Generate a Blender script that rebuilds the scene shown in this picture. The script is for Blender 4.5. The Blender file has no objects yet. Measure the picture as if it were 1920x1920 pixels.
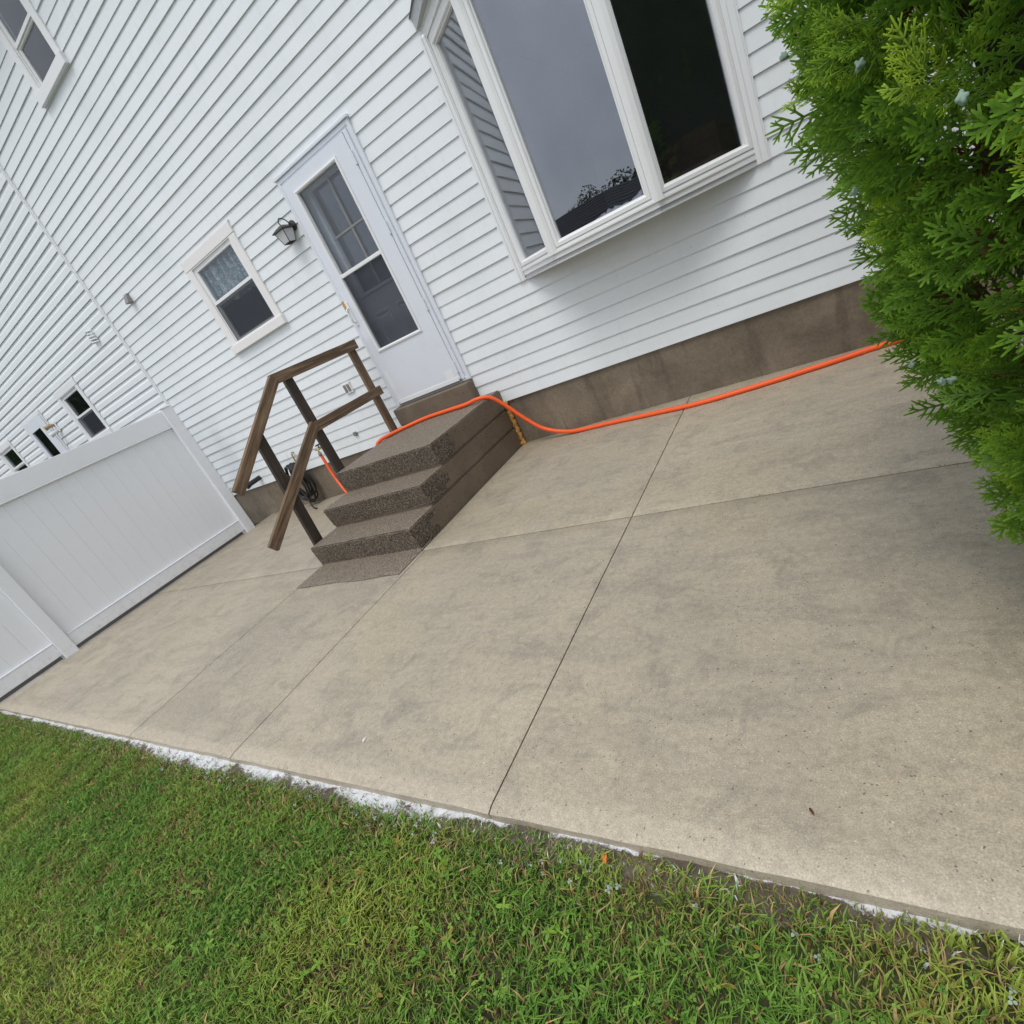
import bpy, bmesh, math, random
import numpy as np
from mathutils import Vector, Matrix, noise as mnoise

random.seed(7)
rng = np.random.default_rng(11)
PI = math.pi
scene = bpy.context.scene
COL = scene.collection

# ------------------------------------------------------------------ camera
R_CAM = [[0.8052645680946393, 0.42396176474708924, -0.41449414640485316],
         [-0.15638444457579492, -0.52245286341199, -0.838204575868763],
         [-0.5719203448611303, 0.739796882627351, -0.35441175430391647]]
CAM = Vector((3.07643708, -4.31897283, 1.3505029))
cd = bpy.data.cameras.new('camera')
cam = bpy.data.objects.new('camera', cd)
COL.objects.link(cam)
r, d, f = [Vector(v) for v in R_CAM]
m = Matrix((r, -d, -f)).transposed().to_4x4()
m.translation = CAM
cam.matrix_world = m
cd.sensor_width = 36.0
cd.lens = 36.0 * 998.745 / 1920.0
cd.clip_start = 0.02
cd.clip_end = 600
scene.camera = cam

# ------------------------------------------------------------------ world, sun, exposure
SUN_EL, SUN_AZ = 63.0, 168.0      # elevation; compass azimuth measured from +Y towards +X
world = bpy.data.worlds.new('World')
scene.world = world
world.use_nodes = True
wn, wl = world.node_tree.nodes, world.node_tree.links
wn.clear()
sky = wn.new('ShaderNodeTexSky')
sky.sky_type = 'NISHITA'
sky.sun_disc = False
sky.sun_elevation = math.radians(SUN_EL)
sky.sun_rotation = math.radians(SUN_AZ)
sky.air_density = 1.0
sky.dust_density = 4.0
sky.ozone_density = 1.0
tc = wn.new('ShaderNodeTexCoord')
cl = wn.new('ShaderNodeTexNoise')
cl.inputs['Scale'].default_value = 2.4
cl.inputs['Detail'].default_value = 6
cl.inputs['Roughness'].default_value = 0.55
wl.new(tc.outputs['Generated'], cl.inputs['Vector'])
cr = wn.new('ShaderNodeValToRGB')
cr.color_ramp.elements[0].position = 0.32
cr.color_ramp.elements[0].color = (6.0, 6.5, 7.4, 1)
cr.color_ramp.elements[1].position = 0.70
cr.color_ramp.elements[1].color = (10.6, 10.9, 11.3, 1)
wl.new(cl.outputs['Fac'], cr.inputs['Fac'])
mx = wn.new('ShaderNodeMix')
mx.data_type = 'RGBA'
mx.inputs['Factor'].default_value = 0.86       # closed cloud cover over the clear sky
wl.new(sky.outputs['Color'], mx.inputs['A'])
wl.new(cr.outputs['Color'], mx.inputs['B'])
bg = wn.new('ShaderNodeBackground')
bg.inputs['Strength'].default_value = 0.095
wo = wn.new('ShaderNodeOutputWorld')
wl.new(mx.outputs['Result'], bg.inputs['Color'])
wl.new(bg.outputs['Background'], wo.inputs['Surface'])

sd = bpy.data.lights.new('sun', 'SUN')
sd.energy = 1.1
sd.angle = math.radians(28)
sd.color = (1.0, 0.96, 0.90)
sun = bpy.data.objects.new('sun', sd)
COL.objects.link(sun)
sdir = Vector((math.sin(math.radians(SUN_AZ)) * math.cos(math.radians(SUN_EL)),
               math.cos(math.radians(SUN_AZ)) * math.cos(math.radians(SUN_EL)),
               math.sin(math.radians(SUN_EL))))
sun.rotation_euler = sdir.to_track_quat('Z', 'Y').to_euler()
sun.location = (0, -10, 20)

scene.view_settings.view_transform = 'Standard'
scene.view_settings.look = 'None'
scene.view_settings.exposure = 0.42
scene.view_settings.gamma = 1.0
scene.view_settings.use_curve_mapping = False
scene.render.resolution_x = 1024
scene.render.resolution_y = 1024
scene.cycles.max_bounces = 6
scene.cycles.diffuse_bounces = 3
scene.cycles.glossy_bounces = 3
scene.cycles.transparent_max_bounces = 10


# ------------------------------------------------------------------ object helpers
def tag(o, label=None, cat=None, group=None, kind=None):
    if label: o['label'] = label
    if cat: o['category'] = cat
    if group: o['group'] = group
    if kind: o['kind'] = kind
    return o


def empty(name, loc=(0, 0, 0), label=None, cat=None, group=None):
    o = bpy.data.objects.new(name, None)
    COL.objects.link(o)
    o.location = loc
    o.empty_display_size = 0.1
    return tag(o, label, cat, group)


def origin_of(o):
    v = Vector((0, 0, 0))
    while o is not None:
        v += Vector(o.location)
        o = o.parent
    return v


def link_mesh(name, me, parent=None, mat=None):
    o = bpy.data.objects.new(name, me)
    COL.objects.link(o)
    if parent is not None: o.parent = parent
    if mat is not None and not me.materials: me.materials.append(mat)
    return o


class MB:
    """collects geometry given in world coordinates"""
    def __init__(s): s.v, s.f = [], []

    def add(s, vs, fs):
        b = len(s.v)
        s.v += [tuple(p) for p in vs]
        s.f += [tuple(i + b for i in q) for q in fs]
        return s

    def quad(s, a, b, c, d): return s.add([a, b, c, d], [(0, 1, 2, 3)])

    def box(s, x0, x1, y0, y1, z0, z1, ch=0.0):
        if ch <= 0:
            vs = [(x, y, z) for z in (z0, z1) for y in (y0, y1) for x in (x0, x1)]
            fs = [(0, 2, 3, 1), (4, 5, 7, 6), (0, 1, 5, 4), (2, 6, 7, 3), (0, 4, 6, 2), (1, 3, 7, 5)]
            return s.add(vs, fs)
        bm = bmesh.new()
        bmesh.ops.create_cube(bm, size=1)
        for v in bm.verts:
            v.co = ((x0 + x1) / 2 + v.co.x * (x1 - x0), (y0 + y1) / 2 + v.co.y * (y1 - y0), (z0 + z1) / 2 + v.co.z * (z1 - z0))
        bmesh.ops.bevel(bm, geom=bm.edges[:], offset=ch, segments=1, affect='EDGES', clamp_overlap=True)
        bm.verts.index_update()
        s.add([v.co[:] for v in bm.verts], [[v.index for v in q.verts] for q in bm.faces])
        bm.free()
        return s

    def tube(s, pts, rad, n=8, cap=True):
        pts = [Vector(p) for p in pts]
        rads = rad if isinstance(rad, (list, tuple)) else [rad] * len(pts)
        b = len(s.v)
        t0 = (pts[1] - pts[0]).normalized()
        ref = Vector((0, 0, 1)) if abs(t0.z) < 0.9 else Vector((1, 0, 0))
        nrm = t0.cross(ref).normalized()
        for i, p in enumerate(pts):
            t = (pts[min(i + 1, len(pts) - 1)] - pts[max(i - 1, 0)]).normalized()
            nrm = (nrm - t * nrm.dot(t)).normalized()
            bi = t.cross(nrm)
            for k in range(n):
                a = 2 * PI * k / n
                q = p + (nrm * math.cos(a) + bi * math.sin(a)) * rads[i]
                s.v.append(tuple(q))
        for i in range(len(pts) - 1):
            for k in range(n):
                k2 = (k + 1) % n
                s.f.append((b + i * n + k, b + i * n + k2, b + (i + 1) * n + k2, b + (i + 1) * n + k))
        if cap:
            s.f.append(tuple(b + k for k in range(n))[::-1])
            e = b + (len(pts) - 1) * n
            s.f.append(tuple(e + k for k in range(n)))
        return s

    def ring(s, o, u, v, n, W, H, prof, close=False):
        """mitred rectangular moulding: prof = [(inset, depth along n), ...]"""
        o, u, v, n = Vector(o), Vector(u), Vector(v), Vector(n)
        b = len(s.v)
        for ins, dep in prof:
            for (a, c) in ((ins, ins), (W - ins, ins), (W - ins, H - ins), (ins, H - ins)):
                s.v.append(tuple(o + u * a + v * c + n * dep))
        for i in range(len(prof) - 1):
            for k in range(4):
                k2 = (k + 1) % 4
                s.f.append((b + i * 4 + k, b + i * 4 + k2, b + (i + 1) * 4 + k2, b + (i + 1) * 4 + k))
        return s

    def prism(s, poly, z0, z1):
        n = len(poly)
        vs = [(x, y, z0) for x, y in poly] + [(x, y, z1) for x, y in poly]
        fs = [tuple(range(n))[::-1], tuple(range(n, 2 * n))]
        fs += [(k, (k + 1) % n, n + (k + 1) % n, n + k) for k in range(n)]
        return s.add(vs, fs)

    def build(s, name, mat, parent=None, smooth=False):
        off = origin_of(parent) if parent is not None else Vector((0, 0, 0))
        me = bpy.data.meshes.new(name)
        me.from_pydata([(v[0] - off.x, v[1] - off.y, v[2] - off.z) for v in s.v], [], s.f)
        if smooth:
            me.polygons.foreach_set('use_smooth', [True] * len(me.polygons))
        me.validate()
        bm = bmesh.new(); bm.from_mesh(me)
        bmesh.ops.recalc_face_normals(bm, faces=bm.faces[:])
        bm.to_mesh(me); bm.free()
        me.materials.append(mat)
        o = bpy.data.objects.new(name, me)
        COL.objects.link(o)
        if parent is not None: o.parent = parent
        return o


def smooth_by_angle(o, ang=40):
    me = o.data
    me.polygons.foreach_set('use_smooth', [True] * len(me.polygons))
    bm = bmesh.new(); bm.from_mesh(me)
    for e in bm.edges:
        if len(e.link_faces) == 2 and e.calc_face_angle(0) > math.radians(ang): e.smooth = False
    bm.to_mesh(me); bm.free()
    return o


def spline(pts, n=8):
    """Catmull-Rom through pts"""
    P = [Vector(p) for p in pts]
    P = [P[0] * 2 - P[1]] + P + [P[-1] * 2 - P[-2]]
    out = []
    for i in range(1, len(P) - 2):
        for k in range(n):
            t = k / n
            a, b, c, e = P[i - 1], P[i], P[i + 1], P[i + 2]
            out.append(0.5 * ((2 * b) + (c - a) * t + (2 * a - 5 * b + 4 * c - e) * t * t + (3 * b - a - 3 * c + e) * t ** 3))
    out.append(P[-2])
    return out


# ------------------------------------------------------------------ material helpers
class NT:
    def __init__(s, name):
        s.m = bpy.data.materials.new(name)
        s.m.use_nodes = True
        s.t = s.m.node_tree
        s.t.nodes.clear()
        s.out = s.t.nodes.new('ShaderNodeOutputMaterial')
        s.b = s.t.nodes.new('ShaderNodeBsdfPrincipled')
        s.t.links.new(s.b.outputs[0], s.out.inputs['Surface'])
        s.tc = s.t.nodes.new('ShaderNodeTexCoord')

    def n(s, typ, **kw):
        x = s.t.nodes.new(typ)
        for k, v in kw.items(): setattr(x, k, v)
        return x

    def l(s, a, b): s.t.links.new(a, b)

    def vec(s, scale=(1, 1, 1), rot=(0, 0, 0), loc=(0, 0, 0), src='Object'):
        mp = s.n('ShaderNodeMapping')
        mp.inputs['Scale'].default_value = scale
        mp.inputs['Rotation'].default_value = rot
        mp.inputs['Location'].default_value = loc
        s.l(s.tc.outputs[src], mp.inputs['Vector'])
        return mp.outputs[0]

    def noise(s, scale, detail=4, rough=0.55, vec=None, dist=0.0):
        x = s.n('ShaderNodeTexNoise')
        x.inputs['Scale'].default_value = scale
        x.inputs['Detail'].default_value = detail
        x.inputs['Roughness'].default_value = rough
        x.inputs['Distortion'].default_value = dist
        s.l(vec if vec is not None else s.tc.outputs['Object'], x.inputs['Vector'])
        return x.outputs['Fac']

    def voro(s, scale, vec=None, feature='F1'):
        x = s.n('ShaderNodeTexVoronoi', feature=feature)
        x.inputs['Scale'].default_value = scale
        s.l(vec if vec is not None else s.tc.outputs['Object'], x.inputs['Vector'])
        return x

    def ramp(s, fac, stops, interp='LINEAR'):
        x = s.n('ShaderNodeValToRGB')
        x.color_ramp.interpolation = interp
        e = x.color_ramp.elements
        while len(e) < len(stops): e.new(0.5)
        for k, (p, c) in enumerate(stops):
            e[k].position = p
            e[k].color = (*c, 1) if len(c) == 3 else c
        s.l(fac, x.inputs['Fac'])
        return x.outputs['Color']

    def step(s, fac, lo, hi):
        x = s.n('ShaderNodeMapRange', interpolation_type='SMOOTHSTEP')
        x.inputs['From Min'].default_value = lo
        x.inputs['From Max'].default_value = hi
        s.l(fac, x.inputs['Value'])
        return x.outputs[0]

    def math(s, op, a, b=None):
        x = s.n('ShaderNodeMath', operation=op)
        for i, q in enumerate((a, b)):
            if q is None: continue
            if isinstance(q, (int, float)): x.inputs[i].default_value = q
            else: s.l(q, x.inputs[i])
        return x.outputs[0]

    def mix(s, fac, a, b, typ='MIX'):
        x = s.n('ShaderNodeMix', data_type='RGBA', blend_type=typ)
        for key, q in (('Factor', fac), ('A', a), ('B', b)):
            sock = x.inputs[key] if key == 'Factor' else [i for i in x.inputs if i.name == key and i.type == 'RGBA'][0]
            if isinstance(q, (int, float)): sock.default_value = q
            elif isinstance(q, tuple): sock.default_value = (*q, 1) if len(q) == 3 else q
            else: s.l(q, sock)
        return [o for o in x.outputs if o.type == 'RGBA'][0]

    def col(s, c):
        if isinstance(c, tuple): s.b.inputs['Base Color'].default_value = (*c, 1)
        else: s.l(c, s.b.inputs['Base Color'])
        return s

    def rough(s, r):
        if isinstance(r, (int, float)): s.b.inputs['Roughness'].default_value = r
        else: s.l(r, s.b.inputs['Roughness'])
        return s

    def bump(s, h, strength=0.3, dist=0.01, prev=None):
        x = s.n('ShaderNodeBump')
        x.inputs['Strength'].default_value = strength
        x.inputs['Distance'].default_value = dist
        s.l(h, x.inputs['Height'])
        if prev is not None: s.l(prev, x.inputs['Normal'])
        s.l(x.outputs[0], s.b.inputs['Normal'])
        return x.outputs[0]

    def set(s, **kw):
        for k, v in kw.items(): s.b.inputs[k.replace('_', ' ')].default_value = v
        return s


M = {}
PE_Y = -3.604


def make_materials():
    # vinyl siding: near-white with faint grime streaks
    for key, base, dirt in (('siding', (0.750, 0.787, 0.812), (0.58, 0.63, 0.63)), ('siding_far', (0.755, 0.790, 0.815), (0.64, 0.68, 0.69))):
        t = NT(key)
        g = t.noise(1.3, 5, 0.6)
        st = t.noise(3.0, 6, 0.65, t.vec((4, 1, 0.5)))
        c = t.mix(t.math('MULTIPLY', t.step(g, 0.45, 0.8), 0.45), base, dirt)
        c = t.mix(t.math('MULTIPLY', t.step(st, 0.50, 0.80), 0.42), c, dirt)
        sp = t.voro(16)
        spm = t.math('MULTIPLY', t.math('LESS_THAN', sp.outputs['Distance'], 0.045), t.step(sp.outputs['Color'], 0.62, 0.75))
        c = t.mix(t.math('MULTIPLY', spm, 0.55), c, (0.10, 0.10, 0.09))
        t.col(c).rough(0.42)
        t.bump(t.noise(60, 3, 0.6, t.vec((0.15, 1, 1.5))), 0.08, 0.004)
        M[key] = t.m
    # painted/vinyl trim
    for key, base, ro in (('trim', (0.775, 0.790, 0.805), 0.38), ('trim_warm', (0.79, 0.775, 0.770), 0.42), ('door_white', (0.70, 0.735, 0.80), 0.40), ('sash', (0.785, 0.795, 0.800), 0.35), ('vinyl', (0.80, 0.815, 0.845), 0.34)):
        t = NT(key)
        g = t.noise(5, 6, 0.65)
        v2 = t.noise(38, 4, 0.7)
        c = t.mix(t.math('MULTIPLY', t.step(g, 0.5, 0.85), 0.22), base, tuple(q * 0.72 for q in base))
        c = t.mix(t.math('MULTIPLY', t.step(v2, 0.66, 0.74), 0.25), c, (0.42, 0.41, 0.38))
        if key == 'vinyl':     # mud splashed up from the slab
            sz = t.n('ShaderNodeSeparateXYZ'); t.l(t.tc.outputs['Object'], sz.inputs[0])
            sp_ = t.noise(20, 6, 0.72)
            lo_ = t.math('SUBTRACT', 1.0, t.step(sz.outputs[2], 0.03, 0.24))
            c = t.mix(t.math('MULTIPLY', t.math('MULTIPLY', lo_, t.step(sp_, 0.46, 0.72)), 0.45), c, (0.40, 0.37, 0.31))
        t.col(c).rough(ro)
        t.bump(t.noise(25, 3), 0.05, 0.004)
        M[key] = t.m
    # foundation: rain-darkened brown concrete
    t = NT('foundation')
    a = t.noise(2.2, 7, 0.62, dist=0.4)
    b = t.noise(1.5, 5, 0.6, t.vec((5, 1, 0.8)))
    c = t.ramp(a, [(0.28, (0.108, 0.086, 0.061)), (0.5, (0.168, 0.136, 0.098)), (0.72, (0.240, 0.199, 0.145))])
    c = t.mix(t.math('MULTIPLY', t.step(b, 0.5, 0.72), 0.55), c, (0.080, 0.060, 0.043))
    fm = t.noise(55, 6, 0.75)
    c = t.mix(0.7, c, t.ramp(fm, [(0.3, (0.33, 0.32, 0.31)), (0.5, (0.5, 0.5, 0.5)), (0.7, (0.68, 0.68, 0.66))]), 'OVERLAY')
    pv = t.voro(34)
    pit = t.math('MULTIPLY', t.math('LESS_THAN', pv.outputs['Distance'], 0.16), t.step(pv.outputs['Color'], 0.66, 0.7))
    c = t.mix(pit, c, (0.045, 0.035, 0.028))
    t.col(c).rough(0.62)
    nb = t.bump(t.noise(70, 5, 0.7), 0.25, 0.006)
    t.bump(t.math('MULTIPLY', pit, -1.0), 0.5, 0.01, nb)
    M['foundation'] = t.m
    # patio concrete
    t = NT('patio_concrete')
    oi = t.n('ShaderNodeObjectInfo')
    big = t.noise(0.75, 6, 0.6, dist=0.6)
    sweep = t.noise(1.6, 6, 0.62, t.vec((0.9, 2.6, 1), (0, 0, 0.5)), dist=0.8)
    cloud = t.noise(5.5, 7, 0.70, dist=0.7)
    c = t.ramp(big, [(0.30, (0.345, 0.303, 0.238)), (0.5, (0.398, 0.347, 0.268)), (0.70, (0.440, 0.380, 0.288))])
    c = t.mix(t.math('MULTIPLY', t.step(sweep, 0.46, 0.64), 0.38), c, (0.262, 0.236, 0.196))
    tro = t.noise(1.0, 6, 0.66, t.vec((2.6, 11, 1), (0, 0, 0.62)), dist=1.2)
    c = t.mix(t.math('MULTIPLY', t.step(tro, 0.46, 0.66), 0.22), c, (0.225, 0.200, 0.162))
    tro2 = t.noise(1.0, 6, 0.66, t.vec((3.2, 9, 1), (0, 0, 0.25), (5, 2, 0)), dist=1.5)
    c = t.mix(t.math('MULTIPLY', t.step(tro2, 0.52, 0.68), 0.26), c, (0.425, 0.368, 0.282))
    c = t.mix(t.math('MULTIPLY', t.step(cloud, 0.47, 0.68), 0.60), c, (0.240, 0.216, 0.178))
    warm = t.noise(1.1, 3, 0.5, t.vec(loc=(7, 3, 0)))
    c = t.mix(t.math('MULTIPLY', t.step(warm, 0.5, 0.75), 0.35), c, (0.372, 0.316, 0.208))
    sx = t.n('ShaderNodeSeparateXYZ'); t.l(t.tc.outputs['Object'], sx.inputs[0])
    wv = t.math('ADD', sx.outputs[1], t.math('MULTIPLY', t.noise(6, 4, 0.6), 0.06))
    rim = t.math('SUBTRACT', 1.0, t.step(wv, PE_Y + 0.075, PE_Y + 0.12))
    c = t.mix(t.math('MULTIPLY', rim, 0.50), c, (0.465, 0.405, 0.315))
    med = t.noise(38, 6, 0.75)
    c = t.mix(0.68, c, t.ramp(med, [(0.3, (0.36, 0.35, 0.33)), (0.5, (0.5, 0.5, 0.5)), (0.7, (0.64, 0.64, 0.62))]), 'OVERLAY')
    fine = t.noise(230, 3, 0.75)
    c = t.mix(0.85, c, t.ramp(fine, [(0.25, (0.30, 0.29, 0.27)), (0.5, (0.5, 0.5, 0.5)), (0.75, (0.72, 0.72, 0.70))]), 'OVERLAY')
    dn = t.n('ShaderNodeTexNoise'); dn.inputs['Scale'].default_value = 90; t.l(t.tc.outputs['Object'], dn.inputs['Vector'])
    dv = t.n('ShaderNodeVectorMath', operation='MULTIPLY_ADD'); t.l(dn.outputs['Color'], dv.inputs[0]); dv.inputs[1].default_value = (0.012, 0.012, 0.012); t.l(t.tc.outputs['Object'], dv.inputs[2])
    sv = t.voro(115, dv.outputs[0])
    rr = t.n('ShaderNodeSeparateColor'); t.l(sv.outputs['Color'], rr.inputs[0])
    dens = t.noise(1.7, 4, 0.6, t.vec(loc=(3, 9, 0)))
    thr = t.math('SUBTRACT', 1.02, t.math('MULTIPLY', t.step(dens, 0.25, 0.70), 0.30))
    dist_lim = t.math('MULTIPLY', rr.outputs[1], 0.34)
    spk = t.math('MULTIPLY', t.math('LESS_THAN', sv.outputs['Distance'], dist_lim), t.math('GREATER_THAN', rr.outputs[0], thr))
    c = t.mix(t.math('MULTIPLY', spk, 0.72), c, (0.060, 0.054, 0.048))
    sv2 = t.voro(150, t.vec(loc=(4, 4, 4)))
    r2 = t.n('ShaderNodeSeparateColor'); t.l(sv2.outputs['Color'], r2.inputs[0])
    lt = t.math('MULTIPLY', t.math('LESS_THAN', sv2.outputs['Distance'], 0.3), t.math('GREATER_THAN', r2.outputs[0], 0.975))
    c = t.mix(t.math('MULTIPLY', lt, 0.8), c, (0.62, 0.58, 0.50))
    val = t.math('ADD', 0.94, t.math('MULTIPLY', oi.outputs['Random'], 0.10))
    hs = t.n('ShaderNodeHueSaturation'); t.l(val, hs.inputs['Value']); t.l(c, hs.inputs['Color'])
    t.col(hs.outputs[0])
    t.rough(t.ramp(sweep, [(0.35, (0.32,) * 3), (0.62, (0.56,) * 3)]))
    nb = t.bump(t.noise(180, 4, 0.75), 0.35, 0.003)
    nb = t.bump(sweep, 0.10, 0.03, nb)
    t.bump(t.math('MULTIPLY', spk, -1.0), 0.6, 0.004, nb)
    M['patio'] = t.m
    # exposed aggregate, damp, brown: steps
    for key, amp, dark in (('aggregate', 1.0, 0.0), ('aggregate_face', 1.0, 0.32), ('smooth_brown', 0.0, 0.0)):
        t = NT(key)
        v = t.voro(135)
        rc = t.n('ShaderNodeSeparateColor'); t.l(v.outputs['Color'], rc.inputs[0])
        a = t.noise(3.0, 6, 0.65)
        base = t.ramp(a, [(0.25, (0.105, 0.080, 0.057)), (0.6, (0.165, 0.128, 0.092)), (0.85, (0.225, 0.178, 0.125))])
        if amp > 0:
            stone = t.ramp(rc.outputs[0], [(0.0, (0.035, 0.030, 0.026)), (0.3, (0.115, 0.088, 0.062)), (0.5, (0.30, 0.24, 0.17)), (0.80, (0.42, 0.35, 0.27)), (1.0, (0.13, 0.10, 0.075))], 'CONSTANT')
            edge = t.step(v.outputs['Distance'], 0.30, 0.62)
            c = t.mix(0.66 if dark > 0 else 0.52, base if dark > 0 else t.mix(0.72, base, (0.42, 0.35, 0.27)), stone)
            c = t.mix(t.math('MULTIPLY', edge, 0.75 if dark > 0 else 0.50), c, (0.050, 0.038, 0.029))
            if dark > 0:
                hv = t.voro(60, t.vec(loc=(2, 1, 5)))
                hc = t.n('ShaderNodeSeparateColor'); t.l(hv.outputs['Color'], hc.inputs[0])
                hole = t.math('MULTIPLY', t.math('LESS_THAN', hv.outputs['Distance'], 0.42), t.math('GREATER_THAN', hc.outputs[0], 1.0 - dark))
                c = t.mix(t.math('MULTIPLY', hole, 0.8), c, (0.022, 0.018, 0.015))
        else:
            pv = t.voro(42)
            pc = t.n('ShaderNodeSeparateColor'); t.l(pv.outputs['Color'], pc.inputs[0])
            pit = t.math('MULTIPLY', t.math('LESS_THAN', pv.outputs['Distance'], 0.22), t.math('GREATER_THAN', pc.outputs[0], 0.86))
            c = t.mix(pit, base, (0.03, 0.024, 0.02))
            fn = t.noise(220, 3, 0.7)
            c = t.mix(0.5, c, t.ramp(fn, [(0.3, (0.32,) * 3), (0.7, (0.66,) * 3)]), 'OVERLAY')
        t.col(c).rough(0.58)
        if amp > 0:
            nb = t.bump(t.math('MULTIPLY', v.outputs['Distance'], -1.0), 0.8, 0.006)
            t.bump(t.noise(60, 5, 0.7), 0.4, 0.008, nb)
        else:
            t.bump(t.noise(120, 4, 0.7), 0.25, 0.004)
        M[key] = t.m
    # weathered pressure-treated lumber, grain along local X
    for key, cs in (('wood', [(0.25, (0.045, 0.030, 0.019)), (0.46, (0.135, 0.084, 0.048)), (0.62, (0.265, 0.175, 0.102)), (0.8, (0.40, 0.290, 0.185))]),
                    ('wood_dark', [(0.25, (0.022, 0.016, 0.012)), (0.5, (0.050, 0.036, 0.026)), (0.75, (0.085, 0.060, 0.042)), (0.95, (0.12, 0.09, 0.065))])):
        t = NT(key)
        oi = t.n('ShaderNodeObjectInfo')
        ad = t.n('ShaderNodeVectorMath', operation='ADD')
        cv = t.n('ShaderNodeCombineXYZ')
        t.l(t.math('MULTIPLY', oi.outputs['Random'], 17.0), cv.inputs[0]); t.l(t.math('MULTIPLY', oi.outputs['Random'], 9.0), cv.inputs[1])
        t.l(t.vec((2.2, 40, 40)), ad.inputs[0]); t.l(cv.outputs[0], ad.inputs[1])
        g = t.noise(1.0, 7, 0.62, ad.outputs[0], dist=0.5)
        blot = t.noise(5, 5, 0.6)
        c = t.ramp(g, cs)
        c = t.mix(t.math('MULTIPLY', t.step(blot, 0.48, 0.75), 0.45), c, (0.035, 0.026, 0.020))
        alg = t.noise(9, 5, 0.7, t.vec(loc=(5, 5, 5)))
        c = t.mix(t.math('MULTIPLY', t.step(alg, 0.56, 0.72), 0.35), c, (0.085, 0.095, 0.050))
        kn = t.voro(6.0, t.vec((0.55, 1, 1)))
        c = t.mix(t.math('MULTIPLY', t.math('SUBTRACT', 1.0, t.step(kn.outputs['Distance'], 0.05, 0.13)), 0.8), c, (0.025, 0.016, 0.011))
        t.col(c).rough(0.66)
        t.bump(g, 0.8, 0.006)
        M[key] = t.m
    # glass
    def glass(key, f0, tint, glossrough=0.0):
        t = NT(key)
        t.t.nodes.remove(t.b)
        tr = t.n('ShaderNodeBsdfTransparent'); tr.inputs[0].default_value = (*tint, 1)
        gl = t.n('ShaderNodeBsdfGlossy'); gl.inputs['Roughness'].default_value = glossrough
        gl.inputs['Color'].default_value = (0.93, 0.95, 1.0, 1)
        lw = t.n('ShaderNodeLayerWeight'); lw.inputs['Blend'].default_value = 0.5
        fac = t.math('ADD', f0, t.math('MULTIPLY', t.math('POWER', lw.outputs['Facing'], 5.0), 1.0 - f0))
        bp_ = t.n('ShaderNodeBump'); bp_.inputs['Strength'].default_value = 0.045; bp_.inputs['Distance'].default_value = 0.05
        t.l(t.noise(1.6, 2, 0.4), bp_.inputs['Height'])
        t.l(bp_.outputs[0], gl.inputs['Normal'])
        ms = t.n('ShaderNodeMixShader')
        t.l(fac, ms.inputs[0]); t.l(tr.outputs[0], ms.inputs[1]); t.l(gl.outputs[0], ms.inputs[2])
        t.l(ms.outputs[0], t.out.inputs['Surface'])
        M[key] = t.m
    glass('glass', 0.165, (0.86, 0.88, 0.90))
    glass('glass_plain', 0.045, (0.90, 0.92, 0.94))
    # insect screen: a grey mesh that lets part of the light through
    t = NT('screen')
    t.t.nodes.remove(t.b)
    tr = t.n('ShaderNodeBsdfTransparent')
    df = t.n('ShaderNodeBsdfDiffuse'); df.inputs[0].default_value = (0.07, 0.075, 0.09, 1)
    ms = t.n('ShaderNodeMixShader'); ms.inputs[0].default_value = 0.34
    t.l(tr.outputs[0], ms.inputs[1]); t.l(df.outputs[0], ms.inputs[2]); t.l(ms.outputs[0], t.out.inputs['Surface'])
    M['screen'] = t.m
    # lace curtain
    t = NT('lace')
    vv = t.voro(48)
    v3 = t.voro(22, t.vec(loc=(0.3, 0, 0.2)))
    ringm = t.math('LESS_THAN', t.math('ABSOLUTE', t.math('SUBTRACT', v3.outputs['Distance'], 0.32)), 0.10)
    thick = t.math('MAXIMUM', t.math('LESS_THAN', vv.outputs['Distance'], 0.30), ringm)
    t.col(t.mix(thick, (0.20, 0.25, 0.265), (0.40, 0.46, 0.475))).rough(0.9)
    M['lace'] = t.m
    for key, c, ro in (('room', (0.09, 0.095, 0.11), 0.9), ('room_bay', (0.20, 0.20, 0.21), 0.9), ('inner_door', (0.46, 0.48, 0.50), 0.5), ('upholstery', (0.11, 0.065, 0.055), 0.9), ('brass', (0.45, 0.36, 0.16), 0.45), ('muntin_tan', (0.30, 0.27, 0.19), 0.6), ('lamp_tan', (0.40, 0.30, 0.16), 0.5),
                       ('black_metal', (0.018, 0.019, 0.021), 0.42), ('black_rubber', (0.014, 0.014, 0.015), 0.38), ('frosted', (0.60, 0.61, 0.62), 0.35),
                       ('grey_metal', (0.22, 0.21, 0.21), 0.45), ('outlet_grey', (0.20, 0.20, 0.20), 0.5), ('cloth', (0.66, 0.67, 0.72), 0.9), ('wood_raw', (0.50, 0.30, 0.12), 0.7),
                       ('shade_ground', (0.022, 0.018, 0.015), 0.95), ('cone', (0.22, 0.32, 0.25), 0.7), ('leaf_orange', (0.62, 0.19, 0.03), 0.6), ('leaf_brown', (0.13, 0.06, 0.03), 0.7),
                       ('shingle', (0.035, 0.037, 0.045), 0.85), ('far_wall', (0.32, 0.30, 0.27), 0.8), ('dropping', (0.66, 0.65, 0.62), 0.8), ('soffit', (0.44, 0.46, 0.47), 0.5),
                       ('roof_edge', (0.22, 0.25, 0.26), 0.5), ('chrome', (0.55, 0.55, 0.55), 0.3), ('frieze', (0.56, 0.57, 0.58), 0.5)):
        t = NT(key)
        nz = t.noise(30, 4, 0.6)
        t.col(t.mix(t.math('MULTIPLY', t.step(nz, 0.45, 0.8), 0.35), c, tuple(q * 0.62 for q in c))).rough(ro)
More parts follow.
